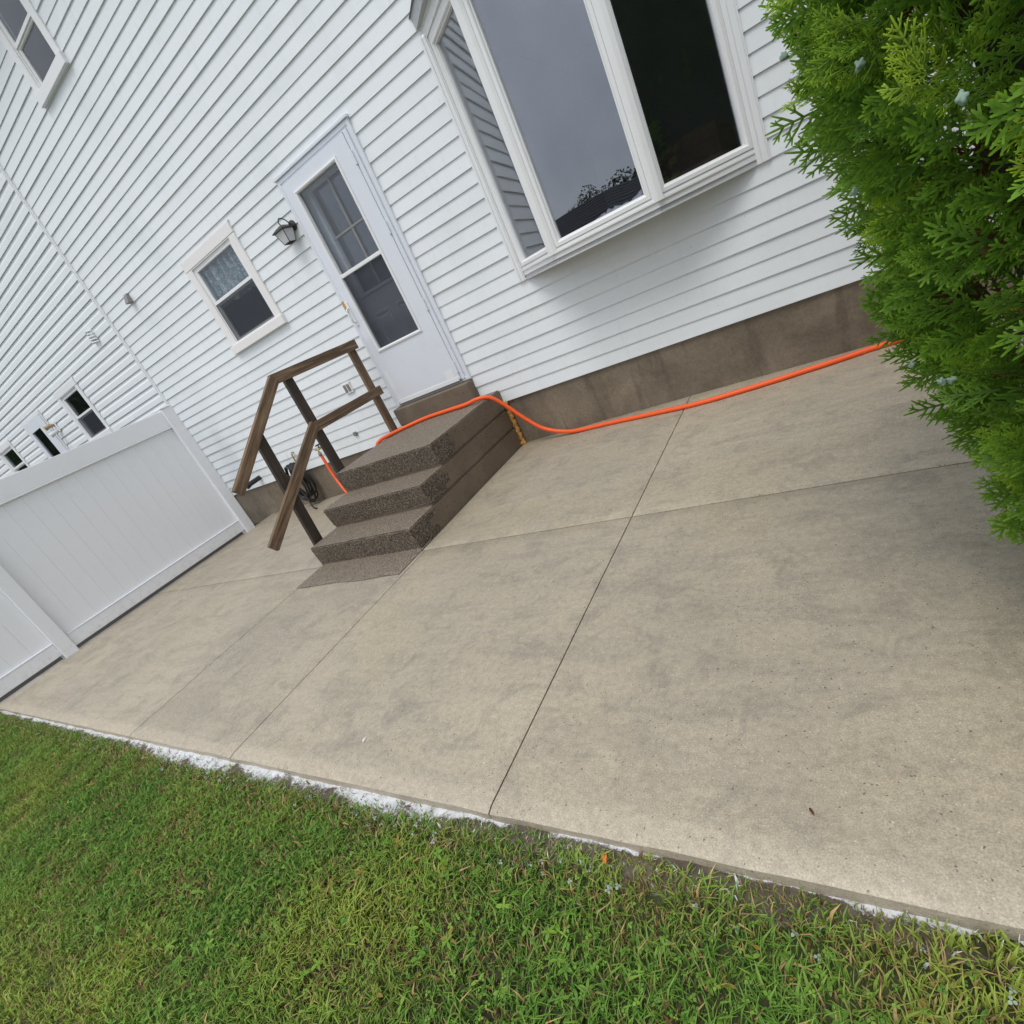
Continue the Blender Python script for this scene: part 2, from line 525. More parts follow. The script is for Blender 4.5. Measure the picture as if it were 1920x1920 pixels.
        if key in ('brass', 'chrome'): t.set(Metallic=1.0)
        M[key] = t.m
    # hose: bright orange rubber with a few scuffs
    t = NT('hose_orange')
    sc = t.noise(22, 5, 0.7)
    t.col(t.mix(t.math('MULTIPLY', t.step(sc, 0.55, 0.75), 0.35), (0.86, 0.110, 0.018), (0.50, 0.11, 0.045))).rough(0.5)
    M['hose'] = t.m
    # sealant foam, rust stained
    t = NT('foam')
    a = t.noise(45, 4, 0.6)
    t.col(t.ramp(a, [(0.35, (0.36, 0.10, 0.015)), (0.5, (0.52, 0.27, 0.06)), (0.7, (0.62, 0.47, 0.22))])).rough(0.7)
    t.bump(a, 0.5, 0.01)
    M['foam'] = t.m
    # lawn soil, and the soil strip with spilt white wash
    t = NT('soil')
    a = t.noise(14, 7, 0.7)
    b = t.noise(1.2, 4, 0.6)
    c = t.ramp(a, [(0.3, (0.030, 0.024, 0.014)), (0.55, (0.060, 0.052, 0.026)), (0.8, (0.110, 0.092, 0.050))])
    c = t.mix(t.math('MULTIPLY', t.step(b, 0.3, 0.6), 0.75), c, (0.060, 0.095, 0.022))
    t.col(c).rough(0.95)
    t.bump(a, 0.7, 0.02)
    M['soil'] = t.m
    t = NT('soil_wash')
    a = t.noise(30, 6, 0.7)
    c = t.ramp(a, [(0.3, (0.055, 0.042, 0.032)), (0.55, (0.115, 0.090, 0.068)), (0.8, (0.19, 0.155, 0.12))])
    at = t.n('ShaderNodeAttribute', attribute_name='wash')
    rag = t.noise(34, 5, 0.7, t.vec((1, 1.5, 1), (0, 0, 0.5)))
    wv = t.math('ADD', at.outputs['Fac'], t.math('MULTIPLY', t.math('SUBTRACT', rag, 0.5), 1.5))
    spk_ = t.noise(120, 3, 0.7)
    wv = t.math('ADD', wv, t.math('MULTIPLY', t.math('SUBTRACT', spk_, 0.5), 0.9))
    w = t.math('MULTIPLY', t.step(wv, 0.42, 0.86), 0.93)
    t.col(t.mix(w, c, t.mix(t.step(t.noise(18, 5, 0.7), 0.45, 0.7), (0.72, 0.735, 0.77), (0.50, 0.52, 0.52)))).rough(0.75)
    t.bump(t.math('ADD', a, t.math('MULTIPLY', w, 0.3)), 0.5, 0.012)
    M['soil_wash'] = t.m
    # foliage: colour carried per leaf
    for key, trans in (('grass', 0.25), ('foliage', 0.28)):
        t = NT(key)
        at = t.n('ShaderNodeAttribute', attribute_name='tint')
        c = at.outputs['Color']
        if key == 'foliage':
            oi = t.n('ShaderNodeObjectInfo')
            hs = t.n('ShaderNodeHueSaturation')
            t.l(t.math('ADD', 0.82, t.math('MULTIPLY', oi.outputs['Random'], 0.42)), hs.inputs['Value'])
            t.l(t.math('ADD', 0.485, t.math('MULTIPLY', oi.outputs['Random'], 0.03)), hs.inputs['Hue'])
            t.l(c, hs.inputs['Color'])
            c = hs.outputs[0]
        t.col(c).rough(0.55)
        t.set(Specular_IOR_Level=0.25)
        tl = t.n('ShaderNodeBsdfTranslucent')
        t.l(c, tl.inputs[0])
        ms = t.n('ShaderNodeMixShader'); ms.inputs[0].default_value = trans
        t.l(t.b.outputs[0], ms.inputs[1]); t.l(tl.outputs[0], ms.inputs[2]); t.l(ms.outputs[0], t.out.inputs['Surface'])
        M[key] = t.m
    t = NT('bark')
    a = t.noise(6, 6, 0.7, t.vec((6, 6, 0.8)))
    t.col(t.ramp(a, [(0.3, (0.05, 0.03, 0.02)), (0.7, (0.15, 0.085, 0.05))])).rough(0.9)
    t.bump(a, 0.8, 0.01)
    M['bark'] = t.m
    t = NT('dead_twig')
    a = t.noise(40, 3, 0.6)
    t.col(t.ramp(a, [(0.3, (0.055, 0.026, 0.010)), (0.7, (0.17, 0.078, 0.026))])).rough(0.9)
    M['dead_twig'] = t.m
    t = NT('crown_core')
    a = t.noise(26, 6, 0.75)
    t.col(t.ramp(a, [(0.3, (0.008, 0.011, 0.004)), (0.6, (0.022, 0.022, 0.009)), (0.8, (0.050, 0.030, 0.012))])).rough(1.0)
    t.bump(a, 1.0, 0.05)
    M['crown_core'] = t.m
    t = NT('crown_shade')
    a = t.noise(9, 6, 0.75)
    t.col(t.ramp(a, [(0.3, (0.030, 0.042, 0.022)), (0.6, (0.065, 0.080, 0.045)), (0.8, (0.10, 0.10, 0.06))])).rough(1.0)
    t.bump(a, 1.0, 0.05)
    M['crown_shade'] = t.m


make_materials()

# ------------------------------------------------------------------ setting: ground, patio, strips
GZ = -0.058
PE = -3.604          # outer patio edge
FX = -4.29           # fence line
mb = MB()
N = 60
xs = np.concatenate([[-150, -60, -25], np.linspace(-12, 9, N), [20, 60, 150]])
ys = np.concatenate([[-200, -80, -30, -14], np.linspace(-9, PE - 0.02, 30), [-3.0, 0.5, 15, 60]])
vs, fs = [], []
for j, y in enumerate(ys):
    for i, x in enumerate(xs):
        z = GZ
        if -9 <= y <= PE and -12 < x < 9: z += 0.018 * mnoise.noise(Vector((x * 1.3, y * 1.3, 0)))
        if y > PE + 0.01 and y <= 1: z = GZ - 0.10
        vs.append((x, y, z))
nx = len(xs)
for j in range(len(ys) - 1):
    for i in range(nx - 1):
        fs.append((j * nx + i, j * nx + i + 1, (j + 1) * nx + i + 1, (j + 1) * nx + i))
g = MB().add(vs, fs).build('lawn_ground', M['soil'], smooth=True)
tag(g, 'dark soil of the lawn in front of the concrete patio', 'ground', kind='structure')

# patio: a bed with sawn concrete slabs on it
PXL, PXR = FX - 0.05, 3.80
bed = MB().box(PXL + 0.02, PXR - 0.02, PE + 0.04, 0.0, -0.20, -0.10).build('patio', M['soil_wash'])
tag(bed, 'grey-beige concrete patio of sawn slabs along the house', 'patio', kind='structure')
LJ = -1.848
XJ = [PXL, -2.585, -0.965, 0.2913, 1.909, 3.53, PXR]
SX0, SX1 = -0.98, 0.25          # width of the steps


def slab(x0, x1, y0, y1, top=0.0):
    g2 = 0.0032
    jit = lambda: random.uniform(-0.0006, 0.0006)
    nxs = max(2, int((x1 - x0) / 0.09))
    nys = max(2, int((y1 - y0) / 0.09))
    rx = np.concatenate([[x0 + g2 + 0.0], np.linspace(x0 + g2 + 0.012, x1 - g2 - 0.012, nxs), [x1 - g2]])
    outer = y0 <= PE + 0.001
    ry = np.concatenate([[y0 + (0 if outer else g2)], np.linspace(y0 + (0.022 if outer else g2 + 0.008), y1 - g2 - 0.008, nys), [y1 - g2]])
    vs, fs = [], []
    for j, y in enumerate(ry):
        for i, x in enumerate(rx):
            z = top + 0.0022 * mnoise.noise(Vector((x * 1.7, y * 1.7, 3)))
            e = i in (0, len(rx) - 1) or j in (0, len(ry) - 1)
            if e: z -= 0.004 if not (outer and j == 0) else 0.011
            yy, xx = y, x
            if outer and j == 0: yy += 0.006 * mnoise.noise(Vector((x * 5, 1, 0))) + 0.003 * mnoise.noise(Vector((x * 30, 1, 0)))
            if i in (0, len(rx) - 1): xx += 0.0012 * mnoise.noise(Vector((x, y * 12, 0)))
            if j == len(ry) - 1 or (j == 0 and not outer): yy += 0.0026 * mnoise.noise(Vector((x * 18, y, 5)))
            vs.append((xx, yy, z))
    n1 = len(rx)
    for j in range(len(ry) - 1):
        for i in range(n1 - 1):
            fs.append((j * n1 + i, j * n1 + i + 1, (j + 1) * n1 + i + 1, (j + 1) * n1 + i))
    # skirt
    per = [i for i in range(n1)] + [j * n1 + n1 - 1 for j in range(1, len(ry))] + [(len(ry) - 1) * n1 + i for i in range(n1 - 2, -1, -1)] + [j * n1 for j in range(len(ry) - 2, 0, -1)]
    b = len(vs)
    for k in per:
        x, y, z = vs[k]
        vs.append((x, y + (0.004 * mnoise.noise(Vector((x * 9, 2, 0))) if outer and y < PE + 0.05 else 0), -0.11))
    for k in range(len(per)):
        k2 = (k + 1) % len(per)
        fs.append((per[k], b + k, b + k2, per[k2]))
    o = MB().add(vs, fs).build('slab', M['patio'], bed)
    return smooth_by_angle(o, 50)


for i in range(len(XJ) - 1):
    a, b = XJ[i], XJ[i + 1]
    slab(a, b, PE, LJ)
    if abs(a + 0.965) < 0.01:      # behind the steps only a hidden bed
        continue
    slab(0.2555 if abs(a - 0.2913) < 0.001 else a, b, LJ, 0.012, top=0.001)

# strip of bare soil with spilt white wash along the slab edge
vs, fs, wash = [], [], []
wx = np.linspace(-5.2, 4.2, 620)
wy = np.linspace(PE + 0.03, PE - 0.17, 16)


def wash_at(x, y):
    """how much white wash lies at this spot of the strip"""
    o = PE - y
    width = np.interp(x, [-4.4, -3.0, -1.8, -0.9, -0.3, 0.0, 0.5, 1.0, 1.35, 1.6, 1.8, 2.4, 2.6, 2.85, 2.95, 3.1, 3.5], [0.05, 0.05, 0.055, 0.07, 0.13, 0.15, 0.10, 0.105, 0.125, 0.09, 0.018, 0.016, 0.010, 0.0, 0.035, 0.05, 0.05])
    width *= 0.70 + 0.9 * mnoise.noise(Vector((x * 4.0, 0.3, 0.0))) + 0.5 * mnoise.noise(Vector((x * 17.0, 2.3, 0.0)))
    brk = 1.1 * max(0.0, mnoise.noise(Vector((x * 7.0, 9.3, 0.0))) - 0.12) * (1.6 if x > 1.7 else 0.7)
    return float(np.clip(1.0 - (o - 0.004) / max(width, 0.004) * 0.75, -0.6, 0.95) - brk) if o > -0.02 else 0.0


for y in wy:
    for x in wx:
        z = -0.040 - 0.010 * (x > 2.3) * min(1, (x - 2.3)) + 0.010 * mnoise.noise(Vector((x * 9, y * 9, 0))) + 0.006 * mnoise.noise(Vector((x * 37, y * 37, 2)))
        z -= 0.06 * max(0.0, (PE - 0.055 - y) / 0.09)
        vs.append((x, y, z)); wash.append(wash_at(x, y))
n1 = len(wx)
for j in range(len(wy) - 1):
    for i in range(n1 - 1):
        fs.append((j * n1 + i, (j + 1) * n1 + i, (j + 1) * n1 + i + 1, j * n1 + i + 1))
strip = MB().add(vs, fs).build('soil_strip', M['soil_wash'], smooth=True)
at = strip.data.attributes.new('wash', 'FLOAT', 'POINT')
at.data.foreach_set('value', wash)
tag(strip, 'bare soil strip splashed with white wash along the patio edge', 'soil', kind='structure')

gap_ground = MB().quad((-30, PE, -0.07), (FX - 0.055, PE, -0.07), (FX - 0.055, 0.0, -0.07), (-30, 0.0, -0.07)).build('fence_shade_ground', M['shade_ground'])  # ground sheet coloured dark to stand for the shade under the fence
tag(gap_ground, 'ground behind the white fence, coloured dark as the shade in the gap under it', 'shade_ground', kind='structure')

# ------------------------------------------------------------------ the white house
Z0, PITCH = 0.4525, 0.1127
HX0, HX1, HTOP = -4.90, 6.6, 6.35
house = empty('house', (0, 0, 0), 'white clapboard house with back door, bay window and brown foundation', 'house')


def siding(parent, x0, x1, z0, ztop, pitch, openings, mat, kind, seed):
    rnd = random.Random(seed)
    n = int((ztop - z0) / pitch)
    for k in range(n):
        zb, zt = z0 + k * pitch, z0 + (k + 1) * pitch
        cuts = sorted({x0, x1} | {v for o in openings for v in o[:2] if x0 < v < x1 and o[2] < zt and o[3] > zb})
        segs = []
        for a, b in zip(cuts[:-1], cuts[1:]):
            mid = (a + b) / 2
            lo, hi = zb, zt
            for o in openings:
                if o[0] < mid < o[1] and o[2] < zt and o[3] > zb:
                    if o[2] <= zb and o[3] >= zt: lo = hi
                    elif o[2] <= zb: lo = max(lo, o[3])
                    else: hi = min(hi, o[2])
            if hi - lo > 0.004: segs.append((a, b, lo, hi))
        # lap splices about every 3.7 m, staggered by pairs of courses
        rs = random.Random(seed * 100 + k // 2)
        sp = x0 + rs.uniform(0.6, 3.4)
        out = []
        for a, b, lo, hi in segs:
            q = sp
            while q < b:
                if a + 0.25 < q < b - 0.25:
                    out.append((a, q, lo, hi, 0)); a = q
                q += 3.66
            out.append((a, b, lo, hi, 0))
        for w, (a, b, lo, hi, _) in enumerate(out):
            ybot = 0.0140 if k % 2 == 0 else 0.0112
            yb_extra = rnd.uniform(0, 0.0010) + (0.0018 if (w + k // 2) % 2 else 0.0)
            if kind == 'lap':
                prof = [(-0.001, zb), (-ybot - yb_extra, zb), (-ybot - yb_extra, zb + 0.004), (-0.0025, zt + 0.0005)]
            else:   # dutch lap: flat face, then a cove at the top
                prof = [(-0.001, zb), (-0.0175 - yb_extra, zb), (-0.0175 - yb_extra, zb + 0.004), (-0.0160, zb + pitch * 0.56), (-0.004, zb + pitch * 0.76), (-0.002, zt + 0.0005)]
            if lo > zb or hi < zt:      # clip against an opening
                pp = []
                for (p, q) in zip(prof[:-1], prof[1:]):
                    dzz = q[1] - p[1]
                    t0_, t1_ = 0.0, 1.0
                    if abs(dzz) > 1e-9:
                        t0_, t1_ = max(0.0, (lo - p[1]) / dzz), min(1.0, (hi - p[1]) / dzz)
                    elif not (lo <= p[1] <= hi): continue
                    if t1_ < t0_: continue
                    for tt in (t0_, t1_):
                        y, z = p[0] + (q[0] - p[0]) * tt, p[1] + dzz * tt
                        if not pp or abs(pp[-1][0] - y) + abs(pp[-1][1] - z) > 1e-6: pp.append((y, z))
                if len(pp) < 2: continue
                prof = pp
            ns = max(1, int((b - a) / 0.45))
            vs, fs = [], []
            for i in range(ns + 1):
                x = a + (b - a) * i / ns
                wob = 0.0016 * mnoise.noise(Vector((x * 1.1, k * 3.7, seed)))
                dz = 0.0012 * mnoise.noise(Vector((x * 0.9, k * 1.7, seed + 5)))
                for (y, z) in prof: vs.append((x, y + (wob if y < -0.006 else 0), z + dz))
            m_ = len(prof)
            for i in range(ns):
                for j in range(m_ - 1):
                    fs.append((i * m_ + j, (i + 1) * m_ + j, (i + 1) * m_ + j + 1, i * m_ + j + 1))
            MB().add(vs, fs).build('siding_board', mat, parent)


BX0, BX1, BXA, BXB, BD = 0.905, 2.805, 1.415, 2.195, 0.38     # bay footprint
openings = [(-0.985, 0.020, 0.40, 3.060), (-2.89, -1.87, 2.05, 3.095), (-3.42, -2.71, 4.985, 6.40), (BX0 + 0.01, BX1 - 0.01, 1.362, 3.12)]
siding(house, HX0, HX1, Z0, HTOP, PITCH, openings, M['siding'], 'lap', 3)
MB().box(HX0, HX1, 0.008, 0.25, -0.30, Z0 + 0.006).build('foundation', M['foundation'], house)
# eave and roof over the wall (above the picture)
MB().box(HX0, HX1 + 0.3, -0.42, 0.02, HTOP, HTOP + 0.03).build('soffit', M['soffit'], house)
MB().box(HX0, HX1 + 0.3, -0.45, -0.42, HTOP - 0.02, HTOP + 0.17).build('fascia', M['trim'], house)
MB().add([(HX0, -0.5, HTOP + 0.16), (HX1 + 0.35, -0.5, HTOP + 0.16), (HX1 + 0.35, 4.0, HTOP + 2.6), (HX0, 4.0, HTOP + 2.6),
          (HX0, -0.5, HTOP + 0.20), (HX1 + 0.35, -0.5, HTOP + 0.20), (HX1 + 0.35, 4.0, HTOP + 2.64), (HX0, 4.0, HTOP + 2.64)],
         [(0, 1, 2, 3), (7, 6, 5, 4), (0, 4, 5, 1), (1, 5, 6, 2), (2, 6, 7, 3), (3, 7, 4, 0)]).build('roof', M['shingle'], house)
# joint trim between the two houses
ct = MB()
ct.box(-4.945, -4.875, -0.022, 0.0, 0.44, HTOP)
ct.box(-4.930, -4.915, -0.030, -0.022, 0.44, HTOP)
ct.box(-4.893, -4.878, -0.028, -0.022, 0.44, HTOP)
ct.build('joint_trim', M['trim'], house)

UX, UZ, NY = (1, 0, 0), (0, 0, 1), (0, -1, 0)


def pane_box(parent, name, mat, x0, x1, y, z0, z1, t=0.004):
    return MB().box(x0, x1, y, y + t, z0, z1).build(name, mat, parent)


def room(parent, x0, x1, z0, z1, y0, y1, mat):
    b = MB()
    b.quad((x0, y1, z0), (x1, y1, z0), (x1, y1, z1), (x0, y1, z1))
    b.quad((x0, y0, z0), (x0, y1, z0), (x0, y1, z1), (x0, y0, z1))
    b.quad((x1, y0, z0), (x1, y1, z0), (x1, y1, z1), (x1, y0, z1))
    b.quad((x0, y0, z0), (x1, y0, z0), (x1, y1, z0), (x0, y1, z0))
    b.quad((x0, y0, z1), (x1, y0, z1), (x1, y1, z1), (x0, y1, z1))
    return b.build('interior', mat, parent)


def sash_window(parent, x0, x1, z0, z1, mid, head=0.11, sill=0.10, stile=0.085, curtain=True, screen=True, matt='trim', label=None):
    """double-hung window; trim outer box x0..x1, z0..z1; mid = meeting rail height"""
    w = MB()
    # side casings and flat head
    w.box(x0, x0 + stile, -0.030, 0.004, z0 + sill, z1 - head, 0.004)
    w.box(x1 - stile, x1, -0.030, 0.004, z0 + sill, z1 - head, 0.004)
    w.box(x0 - 0.004, x1 + 0.004, -0.033, 0.004, z1 - head, z1, 0.004)
    w.box(x0 - 0.012, x1 + 0.012, -0.024, 0.004, z1, z1 + 0.012)
    win = w.build('window', M[matt], parent)
    if label: win['label'] = label
    MB().box(x0 - 0.015, x1 + 0.015, -0.055, 0.004, z0, z0 + sill, 0.006).build('sill', M[matt], win)
    ix0, ix1, iz0, iz1 = x0 + stile, x1 - stile, z0 + sill, z1 - head
    fr = MB().ring((ix0, 0, iz0), UX, UZ, NY, ix1 - ix0, iz1 - iz0, [(0, 0.026), (0.012, 0.026), (0.012, 0.012), (0.030, 0.012), (0.030, -0.06)])
    fr.build('frame', M['sash'], win)
    sw = 0.030
    for (a, b, y) in ((mid, iz1 - 0.022, 0.004), (iz0 + 0.022, mid, -0.010)):
        o = y
        s_ = MB().ring((ix0 + 0.022, -o, a - 0.014), UX, UZ, NY, ix1 - ix0 - 0.044, b - a + 0.014, [(0, -0.02), (0, 0.006), (sw, 0.006), (sw + 0.006, -0.004), (sw + 0.006, -0.02)])
        s_.build('sash', M['sash'], win)
        pane_box(win, 'pane', M['glass_plain'], ix0 + 0.04, ix1 - 0.04, -o + 0.010, a, b)
    if screen:
        MB().box(ix0 + 0.028, ix1 - 0.028, -0.0145, -0.0135, iz0 + 0.02, mid - 0.012).build('insect_screen', M['screen'], win)
    if curtain:
        vs, fs = [], []
        nn = 90
        cx0, cx1 = ix0 + 0.035, ix1 - 0.02
        for i in range(nn + 1):
            t_ = i / nn
            x = cx0 + (cx1 - cx0) * t_
            y = 0.065 + 0.032 * math.sin(t_ * 38 + 1.3 * math.sin(t_ * 9)) + 0.008 * math.sin(t_ * 97)
            hem = mid - 0.05 - 0.02 * abs(math.sin(t_ * 21))
            vs += [(x, y, hem), (x, y * 0.98, (hem + iz1) / 2), (x, y * 0.95, iz1 + 0.02)]
        for i in range(nn):
            for j in range(2): fs.append((i * 3 + j, (i + 1) * 3 + j, (i + 1) * 3 + j + 1, i * 3 + j + 1))
        MB().add(vs, fs).build('curtain', M['lace'], win, smooth=True)
    room(win, ix0 - 0.25, ix1 + 0.25, iz0 - 0.25, iz1 + 0.25, 0.05, 1.1, M['room'])
    return win


sash_window(house, -2.90, -1.86, 2.035, 3.10, 2.585, head=0.105, sill=0.095, stile=0.10, matt='trim_warm', label='small double-hung window with lace curtain')
sash_window(house, -3.43, -2.70, 4.97, 6.42, 5.46, head=0.10, sill=0.105, stile=0.085, curtain=False, screen=False, label='upper floor window at the top left')

# ---- storm door with the inner door behind it
cas = MB()
CX0, CX1, CZB, CZT = -1.0, 0.035, 0.775, 3.055
cas.ring((CX0, 0, CZB), UX, UZ, NY, CX1 - CX0, CZT - CZB + 0.0, [(0, -0.01), (0, 0.030), (0.012, 0.036), (0.034, 0.034), (0.040, 0.024), (0.052, 0.024), (0.052, -0.12)])
cas.box(CX0 - 0.012, CX1 + 0.014, -0.050, -0.0, CZT, CZT + 0.022, 0.003)
door = cas.build('door', M['door_white'], house)
door['label'] = 'white storm door with full-length glass and casing'
DX0, DX1, DZ0, DZ1 = -0.944, -0.060, 0.815, 2.992
sl = MB()
GX0, GX1, GZ0, GZ1 = -0.815, -0.252, 1.378, 2.868
yA, yB = -0.052, -0.014
for (a, b, c_, e) in ((DX0, GX0, DZ0, DZ1), (GX1, DX1, DZ0, DZ1), (GX0, GX1, DZ0, GZ0), (GX0, GX1, GZ1, DZ1)):
    sl.box(a, b, yA, yB, c_, e)
slab_d = sl.build('door_leaf', M['door_white'], door)
MB().ring((GX0 - 0.03, -0.052, GZ0 - 0.03), UX, UZ, NY, GX1 - GX0 + 0.06, GZ1 - GZ0 + 0.06, [(0, -0.004), (0.004, 0.010), (0.018, 0.013), (0.030, 0.006), (0.034, -0.03)]).build('glazing_bead', M['trim'], door)
MB().box(GX0 - 0.002, GX1 + 0.002, -0.058, -0.030, 2.088, 2.122, 0.004).build('cross_bar', M['sash'], door)
pane_box(door, 'pane', M['glass_plain'], GX0, GX1, -0.032, GZ0, GZ1)
MB().box(GX0, GX1, -0.040, -0.039, GZ0, 2.10).build('insect_screen', M['screen'], door)
bs = MB()      # kick plate lip, worn bottom sweep, tape patches
bs.box(DX0 + 0.03, DX1 - 0.02, -0.056, -0.05, 0.80, 0.842, 0.002)
bs.box(DX0 + 0.035, DX0 + 0.075, -0.0545, -0.05, 0.842, 1.16)
bs.box(DX1 - 0.155, DX1 - 0.05, -0.0545, -0.05, 0.842, 0.925)
bs.build('bottom_sweep', M['trim'], door)
MB().box(-0.0585, -0.0165, -0.044, -0.010, 0.80, 3.0, 0.003).build('hinge_rail', M['door_white'], door)
for hz in (2.80, 2.232, 1.543, 0.93):
    MB().box(-0.068, -0.050, -0.062, -0.045, hz - 0.055, hz + 0.055, 0.003).build('hinge', M['door_white'], door)
hd = MB()
hd.box(-0.935, -0.905, -0.062, -0.052, 1.66, 1.90, 0.003)
hd.tube(spline([(-0.92, -0.058, 1.84), (-0.92, -0.095, 1.83), (-0.918, -0.105, 1.77), (-0.916, -0.095, 1.71), (-0.916, -0.058, 1.70)], 5), 0.008, 8)
hd.build('handle', M['trim'], door)
MB().box(-0.994, -0.958, -0.041, -0.030, 1.81, 1.925, 0.004).build('strike_patch', M['wood_raw'], door)
idr = MB()     # inner door: panels below, divided lights above
IY = 0.075
IX0, IX1 = -0.92, -0.08
gx0, gx1, gz0, gz1 = -0.78, -0.255, 1.90, 2.86
for (a, b, c_, e) in ((IX0, gx0, 0.8, 3.0), (gx1, IX1, 0.8, 3.0), (gx0, gx1, 0.8, gz0), (gx0, gx1, gz1, 3.0)):
    idr.box(a, b, IY, IY + 0.04, c_, e)
for (px0, px1) in ((-0.79, -0.55), (-0.47, -0.21)):
    idr.ring((px0, IY, 0.98), UX, UZ, NY, px1 - px0, 0.72, [(0, 0.0), (0.012, 0.010), (0.03, 0.010), (0.045, -0.002), (0.07, 0.008), (0.115, 0.008)])
inner = idr.build('inner_door', M['inner_door'], door)
idr = MB()
idr.ring((gx0 - 0.03, IY, gz0 - 0.03), UX, UZ, NY, gx1 - gx0 + 0.06, gz1 - gz0 + 0.06, [(0, 0), (0.004, 0.016), (0.03, 0.016), (0.036, -0.02)])
idr.build('light_frame', M['inner_door'], door)
for k, zc in enumerate((2.43,)):
    MB().box(gx0, gx1, IY - 0.012, IY - 0.004, zc - 0.008, zc + 0.008).build('muntin', M['muntin_tan'], door)
MB().box((gx0 + gx1) / 2 - 0.008, (gx0 + gx1) / 2 + 0.008, IY - 0.010, IY - 0.002, gz0, gz1).build('muntin', M['muntin_tan'], door)
pane_box(door, 'inner_pane', M['glass_plain'], gx0, gx1, IY + 0.012, gz0, gz1)
MB().tube([(-0.86, IY - 0.06, 1.72), (-0.86, IY - 0.03, 1.72), (-0.86, IY + 0.01, 1.72)], [0.027, 0.030, 0.012], 12).build('knob', M['brass'], door)
room(door, -1.1, 0.15, 0.78, 3.1, IY + 0.05, 1.6, M['room'])
MB().box(-0.94, -0.06, -0.045, 0.10, 0.775, 0.802).build('threshold', M['grey_metal'], door)

# ---- bay window
A, B, C_, D_ = Vector((BX0 + 0.035, -0.0, 0)), Vector((BXA, -BD, 0)), Vector((BXB, -BD, 0)), Vector((BX1 - 0.035, -0.0, 0))
BZ0, BZ1 = 1.42, 3.085
poly_out = lambda o: [(A.x - o * 0.6, 0.0), (B.x - o * 0.35, B.y - o), (C_.x + o * 0.35, C_.y - o), (D_.x + o * 0.6, 0.0)]
seat = MB().prism(poly_out(0.0), 1.385, BZ0)
bay = seat.build('bay_window', M['sash'], house)
bay['label'] = 'three-sided bay window with angled side lights'


def panel(P, Q, z0, z1, lead, left_stile=0.055, right_stile=0.055):
    u = (Q - P); W = u.length; u.normalize()
    n = Vector((u.y, -u.x, 0))       # outward
    if n.y > 0: n = -n
    o = Vector((P.x, P.y, z0))
    fr = MB().ring(o, u, UZ, n, W, z1 - z0, [(0, -0.05), (0, 0.0), (0.030, 0.0), (0.030, -0.010), (0.034, -0.010), (0.034, 0.004), (0.058, 0.004), (0.064, -0.004), (0.067, -0.012), (0.074, -0.014), (0.076, -0.03), (0.076, -0.05)])
    fr.build('frame', M['sash'], bay)
    g_ = MB()
    i0 = 0.072
    p0 = o + u * i0 + Vector((0, 0, i0)) - n * 0.034
    p1 = o + u * (W - i0) + Vector((0, 0, i0)) - n * 0.034
    h = Vector((0, 0, z1 - z0 - 2 * i0))
    t_ = n * -0.006
    g_.add([p0, p1, p1 + h, p0 + h, p0 + t_, p1 + t_, p1 + h + t_, p0 + h + t_],
           [(0, 1, 2, 3), (7, 6, 5, 4), (0, 4, 5, 1), (1, 5, 6, 2), (2, 6, 7, 3), (3, 7, 4, 0)])
    g_.build('pane', M['glass'], bay)


panel(A, B, BZ0, BZ1, 0)
panel(B, C_, BZ0, BZ1, 0)
panel(C_, D_, BZ0, BZ1, 0)
for P_, q in ((B, -1), (C_, 1)):     # angled corner posts
    MB().prism([(P_.x - 0.036 + q * 0.004, P_.y - 0.004), (P_.x - 0.010, P_.y - 0.016), (P_.x + 0.010, P_.y - 0.016), (P_.x + 0.036 + q * 0.004, P_.y - 0.004), (P_.x, P_.y + 0.06)], BZ0 + 0.001, BZ1).build('corner_post', M['sash'], bay)
# apron under the sill: three facets with a lower lip
off = 0.012
pts = poly_out(-0.02)
for k in range(3):
    (x0, y0), (x1, y1) = pts[k], pts[k + 1]
    MB().prism([(x0, y0), (x1, y1), (x1, y1 + 0.06), (x0, y0 + 0.06)] if k == 1 else [(x0, y0), (x1, y1), (x1 + (0.03 if k == 0 else -0.03) * -1, y1 + 0.05), (x0, y0 + 0.02)], 1.362, 1.384).build('apron', M['frieze'], bay)
MB().prism(poly_out(-0.005), 1.350, 1.361).build('bottom_lip', M['frieze'], bay)
MB().prism(poly_out(0.012), 1.4205, 1.432).build('sill_nose', M['sash'], bay)
# wall trims left and right of the bay
for (xa, xb, s_) in ((BX0 - 0.012, BX0 + 0.052, 1), (BX1 - 0.060, BX1 + 0.018, -1)):
    tr = MB()
    tr.box(xa, xb, -0.022, 0.0, 1.352, 3.10)
    w_ = (xb - xa) / 4
    for k in range(2):
        tr.box(xa + w_ * (0.6 + 2 * k), xa + w_ * (1.4 + 2 * k), -0.030, -0.022, 1.352, 3.10)
    tr.build('wall_trim', M['trim'], bay)
# head trim and roof of the bay
MB().prism(poly_out(0.02), BZ1, BZ1 + 0.06).build('head_trim', M['trim'], bay)
MB().prism(poly_out(0.035), BZ1 + 0.06, BZ1 + 0.075).build('head_trim', M['trim'], bay)
MB().prism(poly_out(0.10), BZ1 + 0.075, BZ1 + 0.16).build('roof_fascia', M['soffit'], bay)
rb = poly_out(0.13)
rt = [(A.x + 0.05, 0.0), (B.x + 0.05, -0.06), (C_.x - 0.05, -0.06), (D_.x - 0.05, 0.0)]
vs = [(x, y, BZ1 + 0.16) for x, y in rb] + [(x, y, BZ1 + 0.46) for x, y in rt]
MB().add(vs, [(0, 1, 5, 4), (1, 2, 6, 5), (2, 3, 7, 6), (4, 5, 6, 7), (3, 2, 1, 0)]).build('bay_roof', M['roof_edge'], bay)
room(bay, BX0 + 0.08, BX1 - 0.08, 1.38, 3.1, 0.02, 2.6, M['room_bay'])
